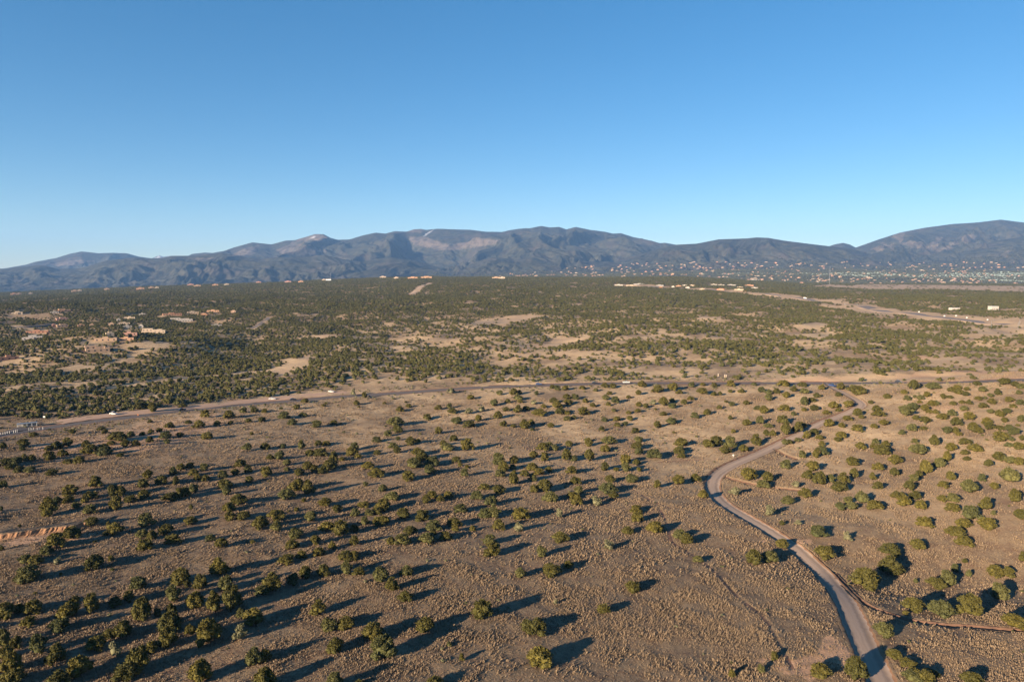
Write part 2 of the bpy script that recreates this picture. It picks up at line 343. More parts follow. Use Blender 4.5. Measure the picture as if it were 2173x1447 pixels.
# ---------------------------------------------------------------- object helpers
def mesh(name, V, Fc, mats=None, matidx=None, smooth_=False):
    me = bpy.data.meshes.new(name); me.from_pydata([tuple(v) for v in V], [], [tuple(f) for f in Fc]); me.update()
    for m in (mats or []): me.materials.append(m)
    if matidx is not None: me.polygons.foreach_set('material_index', matidx)
    if smooth_: me.polygons.foreach_set('use_smooth', [True]*len(me.polygons))
    return me
def obj(name, me, parent=None, **props):
    o = bpy.data.objects.new(name, me); COL.objects.link(o)
    if parent: o.parent = parent
    for k, v in props.items(): o[k] = v
    return o
def thing(name, loc, rz, label, cat, group=None, scale=None):
    o = bpy.data.objects.new(name, None); COL.objects.link(o); o.empty_display_size = .5
    o.location = loc; o.rotation_euler = (0, 0, rz); o['label'] = label; o['category'] = cat
    if group: o['group'] = group
    if scale: o.scale = scale
    return o
class MB:
    def __init__(s): s.v = []; s.f = []
    def box(s, x0, x1, y0, y1, z0, z1, taper=0):
        n = len(s.v); t = taper
        s.v += [(x0,y0,z0),(x1,y0,z0),(x1,y1,z0),(x0,y1,z0),(x0+t,y0+t,z1),(x1-t,y0+t,z1),(x1-t,y1-t,z1),(x0+t,y1-t,z1)]
        s.f += [(n,n+3,n+2,n+1),(n+4,n+5,n+6,n+7),(n,n+1,n+5,n+4),(n+1,n+2,n+6,n+5),(n+2,n+3,n+7,n+6),(n+3,n,n+4,n+7)]; return s
    def tube(s, p0, p1, r0, r1, k=7):
        p0 = Vector(p0); p1 = Vector(p1); d = (p1-p0).normalized(); a_ = d.orthogonal().normalized(); b_ = d.cross(a_); n = len(s.v)
        for p, r in ((p0, r0), (p1, r1)):
            for i in range(k):
                t = 2*math.pi*i/k; s.v.append(tuple(p+a_*math.cos(t)*r+b_*math.sin(t)*r))
        for i in range(k): j = (i+1) % k; s.f.append((n+i, n+j, n+k+j, n+k+i))
        s.f.append(tuple(n+k+i for i in range(k))); s.f.append(tuple(n+i for i in reversed(range(k)))); return s
    def prism(s, prof, y0, y1, inset=0):     # side profile in xz, extruded along y
        n = len(s.v); k = len(prof)
        s.v += [(x, y0, z) for x, z in prof]+[(x, y1, z) for x, z in prof]
        for i in range(k): j = (i+1) % k; s.f.append((n+i, n+k+i, n+k+j, n+j))
        s.f.append(tuple(n+i for i in range(k))); s.f.append(tuple(n+k+i for i in reversed(range(k)))); return s
    def build(s, name, m, parent=None, **p):
        return obj(name, mesh(name, s.v, s.f, [m]), parent, **p)
def grid_mesh(name, X, Y, Z, m, attrs={}, uv=None):
    nr, nc = X.shape; me = bpy.data.meshes.new(name); nv = nr*nc
    co = np.stack([X, Y, Z], -1).reshape(-1).astype(np.float32)
    me.vertices.add(nv); me.vertices.foreach_set('co', co)
    i = np.arange(nr-1)[:, None]*nc+np.arange(nc-1)[None]
    q = np.stack([i, i+1, i+nc+1, i+nc], -1).reshape(-1, 4)
    nf = len(q); me.loops.add(nf*4); me.loops.foreach_set('vertex_index', q.reshape(-1).astype(np.int32))
    me.polygons.add(nf); me.polygons.foreach_set('loop_start', (np.arange(nf)*4).astype(np.int32))
    try: me.polygons.foreach_set('loop_total', np.full(nf, 4, np.int32))
    except Exception: pass
    me.polygons.foreach_set('use_smooth', np.ones(nf, bool)); me.update(calc_edges=True)
    for k, a_ in attrs.items():
        at = me.attributes.new(k, 'FLOAT', 'POINT'); at.data.foreach_set('value', np.asarray(a_, np.float32).reshape(-1))
    if uv is not None:
        l = me.uv_layers.new(name='UVMap'); l.data.foreach_set('uv', uv.reshape(-1, 2)[q.reshape(-1)].reshape(-1).astype(np.float32))
    me.materials.append(m); return me

# ---------------------------------------------------------------- the ground
def carve(x, y):
    dd = dirt.dist(x, y, 12); c = 0.75*(1-smooth(3.1, 4.4, dd))
    dd = paved.dist(x, y, 20); c = np.maximum(c, 0.6*(1-smooth(4.5, 7.5, dd)))
    for L in ditches: c = np.maximum(c, 1.5*(1-smooth(.5, 1.9, L.dist(x, y, 8))))
    for L in trails: c = np.maximum(c, .22*(1-smooth(.3, .9, L.dist(x, y, 5))))
    return c
r_near = np.linspace(4, 100, 30)[:-1]
rows = [r_near, np.arange(100, 290, .75)]
r = 290.0; L_ = []
while r < 7500:
    L_.append(r); r *= 1.0036 if r < 620 else (1.0075 if r < 4600 else 1.02)
rows = np.concatenate(rows+[L_, [7500]])
core = np.linspace(-42, 42, 861)
side = np.concatenate([np.linspace(-180, -44, 40), core, np.linspace(44, 180, 40)])
TH = np.radians(side)
R, T = np.meshgrid(rows, TH, indexing='ij'); GX = R*np.sin(T); GY = R*np.cos(T)
# beyond the first kilometres rings become straight rows so that the mesa edge is even
GZ = height(GX, GY); GZ = np.where(GY > -20, GZ, GZ)
gpx, gpy, gb, gr = masks(GX, GY, GZ)
nearm = (GY > 60) & (GY < 700)
cv = np.zeros(GX.shape); cv[nearm] = carve(GX[nearm], GY[nearm]); GZ = GZ-cv
gw = smooth(2400, 4000, GY)*(1-gb)
gme = grid_mesh('ground', GX, GY, GZ, M['ground'], dict(bare=gb, red=gr, wood=gw, gold=smooth(200, 420, GY+.30*GX)*np.clip(.66+1.1*fbm(GX/45, GY/45, 3, 66), .15, 1)*(1-.5*smooth(900, 1500, GY))))
obj('ground', gme, kind='structure')
# mountains and the town slope in front of them
mr = np.concatenate([np.geomspace(7300, 14000, 330), np.geomspace(14030, 20500, 70)])
mu = np.linspace(-1.15, 1.15, 1300)
MR, MU = np.meshgrid(mr, mu, indexing='ij'); MX = MR*MU; MY = MR
MZ = height(MX, MY, False)+1.5
mpx, mpy = proj(MX, MY, MZ); jx = fbm(MX/500, MY/500, 4, 9)*12; jy = fbm(MX/500, MY/500, 4, 19)*5
PALE = [[(868,500),(905,503),(960,520),(1010,505),(1060,508),(1050,518),(990,530),(930,530),(880,520)],[(590,530),(620,515),(660,525),(700,530),(670,545),(600,540)],
 [(480,545),(530,525),(548,520),(560,528),(520,545)],[(650,500),(672,496),(700,500),(712,508),(660,512),(628,514)],[(868,488),(880,484),(900,487),(895,492),(870,494)],
 [(1895,500),(1925,495),(1910,515)],[(1850,530),(1870,515),(1880,518),(1865,532)],[(1910,515),(1950,512),(1970,530),(1930,528)],[(1965,530),(1990,500),(2000,505),(1985,525)],
 [(2040,505),(2060,495),(2075,500),(2050,520)],[(1980,528),(2010,520),(2020,528),(1990,534)],[(2010,515),(2035,512),(2040,520),(2015,520)],[(1880,520),(1895,515),(1890,535)],
 [(2120,540),(2150,532),(2140,548)],[(100,560),(170,548),(200,552),(150,565)],[(400,548),(440,543),(460,546),(420,552)]]
SNOW = [[(899,502),(909,493),(920,487),(916,492),(903,502)],[(655,506),(670,501),(666,506)],[(326,551),(343,538),(350,546),(362,541),(358,550),(330,552)],[(365,546),(380,540),(388,547)]]
pale = np.zeros(MX.shape); snow = np.zeros(MX.shape)
for p in PALE: pale[in_poly(mpx+jx, mpy+jy, p)] = 1
for p in SNOW: snow[in_poly(mpx+jx*.2, mpy+jy*.2, p)] = 1
# only faces turned towards the camera side of the crests, never the near foothills
pale[MY < 9000] *= .6; snow[MY < 11500] = 0
obj('mountains', grid_mesh('mountains', MX, MY, MZ, M['mount'], dict(pale=pale, snow=snow)), kind='structure')

# ---------------------------------------------------------------- roads, ditches, trails
def ribbon(name, L, prof, mats, lift=.0, uvw=True, jit=0.0, seed=0, **props):
    """prof: list of (offset from the centre line, height above the carved bed, material index of the strip after it)"""
    p = L.p; d = np.gradient(p, axis=0); d /= np.hypot(d[:, 0], d[:, 1])[:, None]; nrm = np.stack([d[:, 1], -d[:, 0]], 1)
    k = np.ones(9)/9; z = height(p[:, 0], p[:, 1], False); z = np.convolve(np.pad(z, 4, 'edge'), k, 'valid')
    s = np.concatenate([[0], np.cumsum(np.hypot(*np.diff(p, axis=0).T))]); rn = np.random.RandomState(seed)
    offs = np.array([q[0] for q in prof], float); hs = np.array([q[1] for q in prof], float)
    J = rn.uniform(-1, 1, (len(p), len(offs)))*jit
    X = p[:, 0:1]+nrm[:, 0:1]*(offs+J); Y = p[:, 1:2]+nrm[:, 1:2]*(offs+J); Z = z[:, None]+hs+lift+0*X
    Z[:, 0] = height(X[:, 0], Y[:, 0])-.12; Z[:, -1] = height(X[:, -1], Y[:, -1])-.12
    w = offs[-1]-offs[0]; uv = np.stack([0*X+(offs-offs[0])/w, 0*X+s[:, None]/w], -1)
    me = grid_mesh(name, X, Y, Z, mats[0], uv=uv)
    for m in mats[1:]: me.materials.append(m)
    if len(mats) > 1:
        me.polygons.foreach_set('material_index', np.tile([q[2] for q in prof[:-1]], len(p)-1).astype(np.int32))
    return obj(name, me, **props)
# negative offset = left of the travel direction (away from the camera), the side on which banks fall into shade
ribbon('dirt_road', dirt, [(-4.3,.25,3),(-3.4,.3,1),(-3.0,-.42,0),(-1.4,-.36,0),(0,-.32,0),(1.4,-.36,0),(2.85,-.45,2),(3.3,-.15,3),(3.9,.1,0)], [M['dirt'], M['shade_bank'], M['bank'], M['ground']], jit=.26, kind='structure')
ribbon('paved_road', paved, [(-7.5,.0,1),(-4.2,-.3,0),(0,-.2,0),(4.2,-.3,1),(6.5,-.1,0)], [M['asphalt'], M['trail']], jit=.2, kind='structure')
ribbon('dirt_pullout', pull, [(-7.5,-.05,0),(-5.5,.12,0),(0,.16,0),(5.2,.12,0),(6.8,-.1,0)], [plain('pink_tan_gravel', (.34,.225,.155), .95, .15, .5)], jit=.6, seed=4, kind='structure')
ribbon('highway', hiway, [(-20,0,1),(-15,.5,0),(0,.9,0),(15,.5,1),(20,0,0)], [plain('highway_asphalt', (.135,.118,.108), .9, .15, .1), plain('sandy_verge', (.33,.235,.155), .95, .15, .1)], kind='structure')
ribbon('sandy_track', track, [(-11,0,0),(-8,.6,0),(8,.6,0),(11,0,0)], [plain('pale_sand', (.33,.24,.16), .95, .1, .1)], kind='structure')
ribbon('country_lane', lane, [(-6,0,0),(-4,.4,0),(4,.4,0),(6,0,0)], [M['asphalt']], kind='structure')
ribbon('country_lane', lane2, [(-5,0,0),(-3.5,.4,0),(3.5,.4,0),(5,0,0)], [M['asphalt']], kind='structure')
for i, L in enumerate(ditches):
    w = [1.0, .7, .7][i]
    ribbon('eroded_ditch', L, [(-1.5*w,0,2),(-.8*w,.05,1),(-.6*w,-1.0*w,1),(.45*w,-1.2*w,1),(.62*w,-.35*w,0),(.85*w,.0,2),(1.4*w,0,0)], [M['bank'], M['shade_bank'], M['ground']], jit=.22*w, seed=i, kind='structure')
for i, L in enumerate(trails):
    ribbon('foot_trail', L, [(-.7,0,0),(-.35,-.1,0),(.35,-.1,0),(.7,0,0)], [M['trail']], jit=.12, seed=9+i, kind='structure')
# the orange eroded bank on the left
bp = path_world([(-60,1150),(0,1150),(30,1146),(60,1141),(90,1137),(120,1134),(150,1129),(185,1122),(205,1118)], .35)
rn = np.random.RandomState(5); nb = len(bp); s_ = np.arange(nb)*.35
cut = 1.0+fbm(s_/2.2, s_*0, 3, 3)*1.3; X = []; Y = []; Z = []
hh = height(bp[:, 0], bp[:, 1], False); fade = np.minimum(1, np.minimum(np.arange(nb), nb-1-np.arange(nb))/12)
for t_, dz_, off in ((0,-.15,0),(1,.10,.3),(2,.55,.75),(3,1.35,1.25),(4,2.0,1.6),(5,2.15,2.6),(6,1.2,6),(7,-.3,11)):
    o_ = off+cut*.9*(1 if t_ in (1,2,3,4) else .6)*(.4 if t_ == 1 else 1)
    X.append(bp[:, 0]+rn.uniform(-.12, .12, nb)); Y.append(bp[:, 1]+o_+rn.uniform(-.12, .12, nb)); Z.append(hh+dz_*.7*fade+rn.uniform(-.06, .06, nb)-(.15 if t_ in (0,) else 0))
bm_ = grid_mesh('eroded_bank', np.array(X).T, np.array(Y).T, np.array(Z).T, M['bank']); bm_.materials.append(M['ground'])
bm_.polygons.foreach_set('material_index', np.tile([0,0,0,0,1,1,1], nb-1).astype(np.int32))
bm_.polygons.foreach_set('use_smooth', np.zeros(len(bm_.polygons), bool))
obj('eroded_bank', bm_, kind='structure')

# ---------------- what the photograph shows, as picture positions looked up on the ground
HOUSES = [
 (133,662,30,'peach','L','long peach house with a stepped block on the upper left slope'),
 (116,665,16,'white','long','low white house just left of the upper peach house'),
 (36,667,19,'pale','L','pale house with two blocks near the left edge of the photo'),
 (133,680,22,'pink','box','pinkish tan house below the upper peach house'),
 (133,695,20,'tan','box','brown-tan house beside the gravel lane on the left'),
 (115,694,7,'pink','box','tiny pink outbuilding left of the brown-tan house'),
 (172,693,13,'peach','long','small peach house between the lane and the big complex'),
 (195,694,8,'tan','box','small tan cube house right of the small peach house'),
 (236,692,10,'tan','box','square brown-tan house above the big complex'),
 (264,689,21,'pale','long','pale long house above the big complex'),
 (271,696,17,'white','long','white low house just under the pale long one'),
 (299,696,9,'white','box','tiny white house at the upper right of the complex'),
 (79,707,40,'salmon','long','long salmon-orange house with a slanted line of roofs on the left'),
 (102,711,6,'orange','box','tiny bright orange house right of the long salmon one'),
 (68,722,36,'grey','L','blue-grey and tan house below the long salmon one'),
 (208,747,44,'tan','tier','large multi-level tan house, nearest and lowest of the complex'),
 (224,724,42,'tan','long','long tan house with a row of windows above the largest one'),
 (234,714,15,'pale','box','pale block on the ridge behind the long tan house'),
 (268,723,28,'peach','long','peach house right of the long tan one'),
 (274,712,30,'pink','long','pinkish long house stretching behind the peach one'),
 (325,708,46,'pale','tier','wide pale house at the right end of the complex'),
 (20,764,34,'salmon','long','low salmon house at the left edge of the photo'),
 (302,669,11,'white','long','small white house alone between the upper slopes'),
 (275,677,20,'pale','long','pale low house under the small white one'),
 (252,682,7,'white','box','tiny white house above the pale long house'),
 (366,669,37,'orange','long','long orange-tan house, upper of the right pair'),
 (386,683,42,'white','tier','large white house with many blocks, lower of the right pair'),
 (410,665,22,'pale','long','pale house right of the long orange-tan one'),
 (433,671,13,'orange','box','small orange house right of the large white one'),
 (452,662,24,'peach','long','peach house on the slope right of the orange ones'),
 (495,664,10,'tan','box','small tan house farthest right on the wooded slope'),
 (460,693,20,'grey','long','faint low grey house in the trees beneath the orange ones'),
]
HWHOUSES = [
 (1402,612,8,'orange','box','orange block leftmost beside the highway end',0),(1428,610,6,'white','box','small white block left of the orange-roofed building',0),
 (1440,608,11,'orange','long','orange building left of the white pair near the highway',0),(1453,607,10,'white','long','white building above a lower white one',0),
 (1459,612,9,'white','box','lower white building beneath another white one',0),(1468,607,11,'pale','long','pale building right of the white pair',0),
 (1490,615,10,'pale','long','pale low building closest to the highway end on its left',0),(1515,605,13,'white','long','left white building of the upper row',0),
 (1530,606,14,'white','long','middle white building of the upper row',0),(1551,606,20,'grey','long','grey-white wide building right in the upper row',0),
 (1590,607,18,'orange','L','bright orange building above the highway',0),(1570,611,12,'pale','long','pale building left of the bright orange one',0),
 (1601,612,14,'white','long','white building just below the bright orange one',0),(1529,616,15,'salmon','box','red-roofed building by the end of the highway',1),
 (1568,616,19,'pale','long','wide beige building beside the highway',0),(1599,594,26,'white','long','wide white building alone in the far woods',0),
 (1671,595,7,'tan','box','small tan building in the far woods left of the mast',0),(1701,601,8,'pink','box','pinkish small building nearest left of the tall mast',0),
 (1313,606,17,'white','long','white building at the left of the far grey roofs',0),(1340,607,22,'pale','long','pale building between grey roofs and trees',0),
 (1358,604,26,'grey','long','wide grey-roofed building in the middle distance',0),(1400,607,16,'grey','long','grey building right of the wide grey-roofed one',0),
]
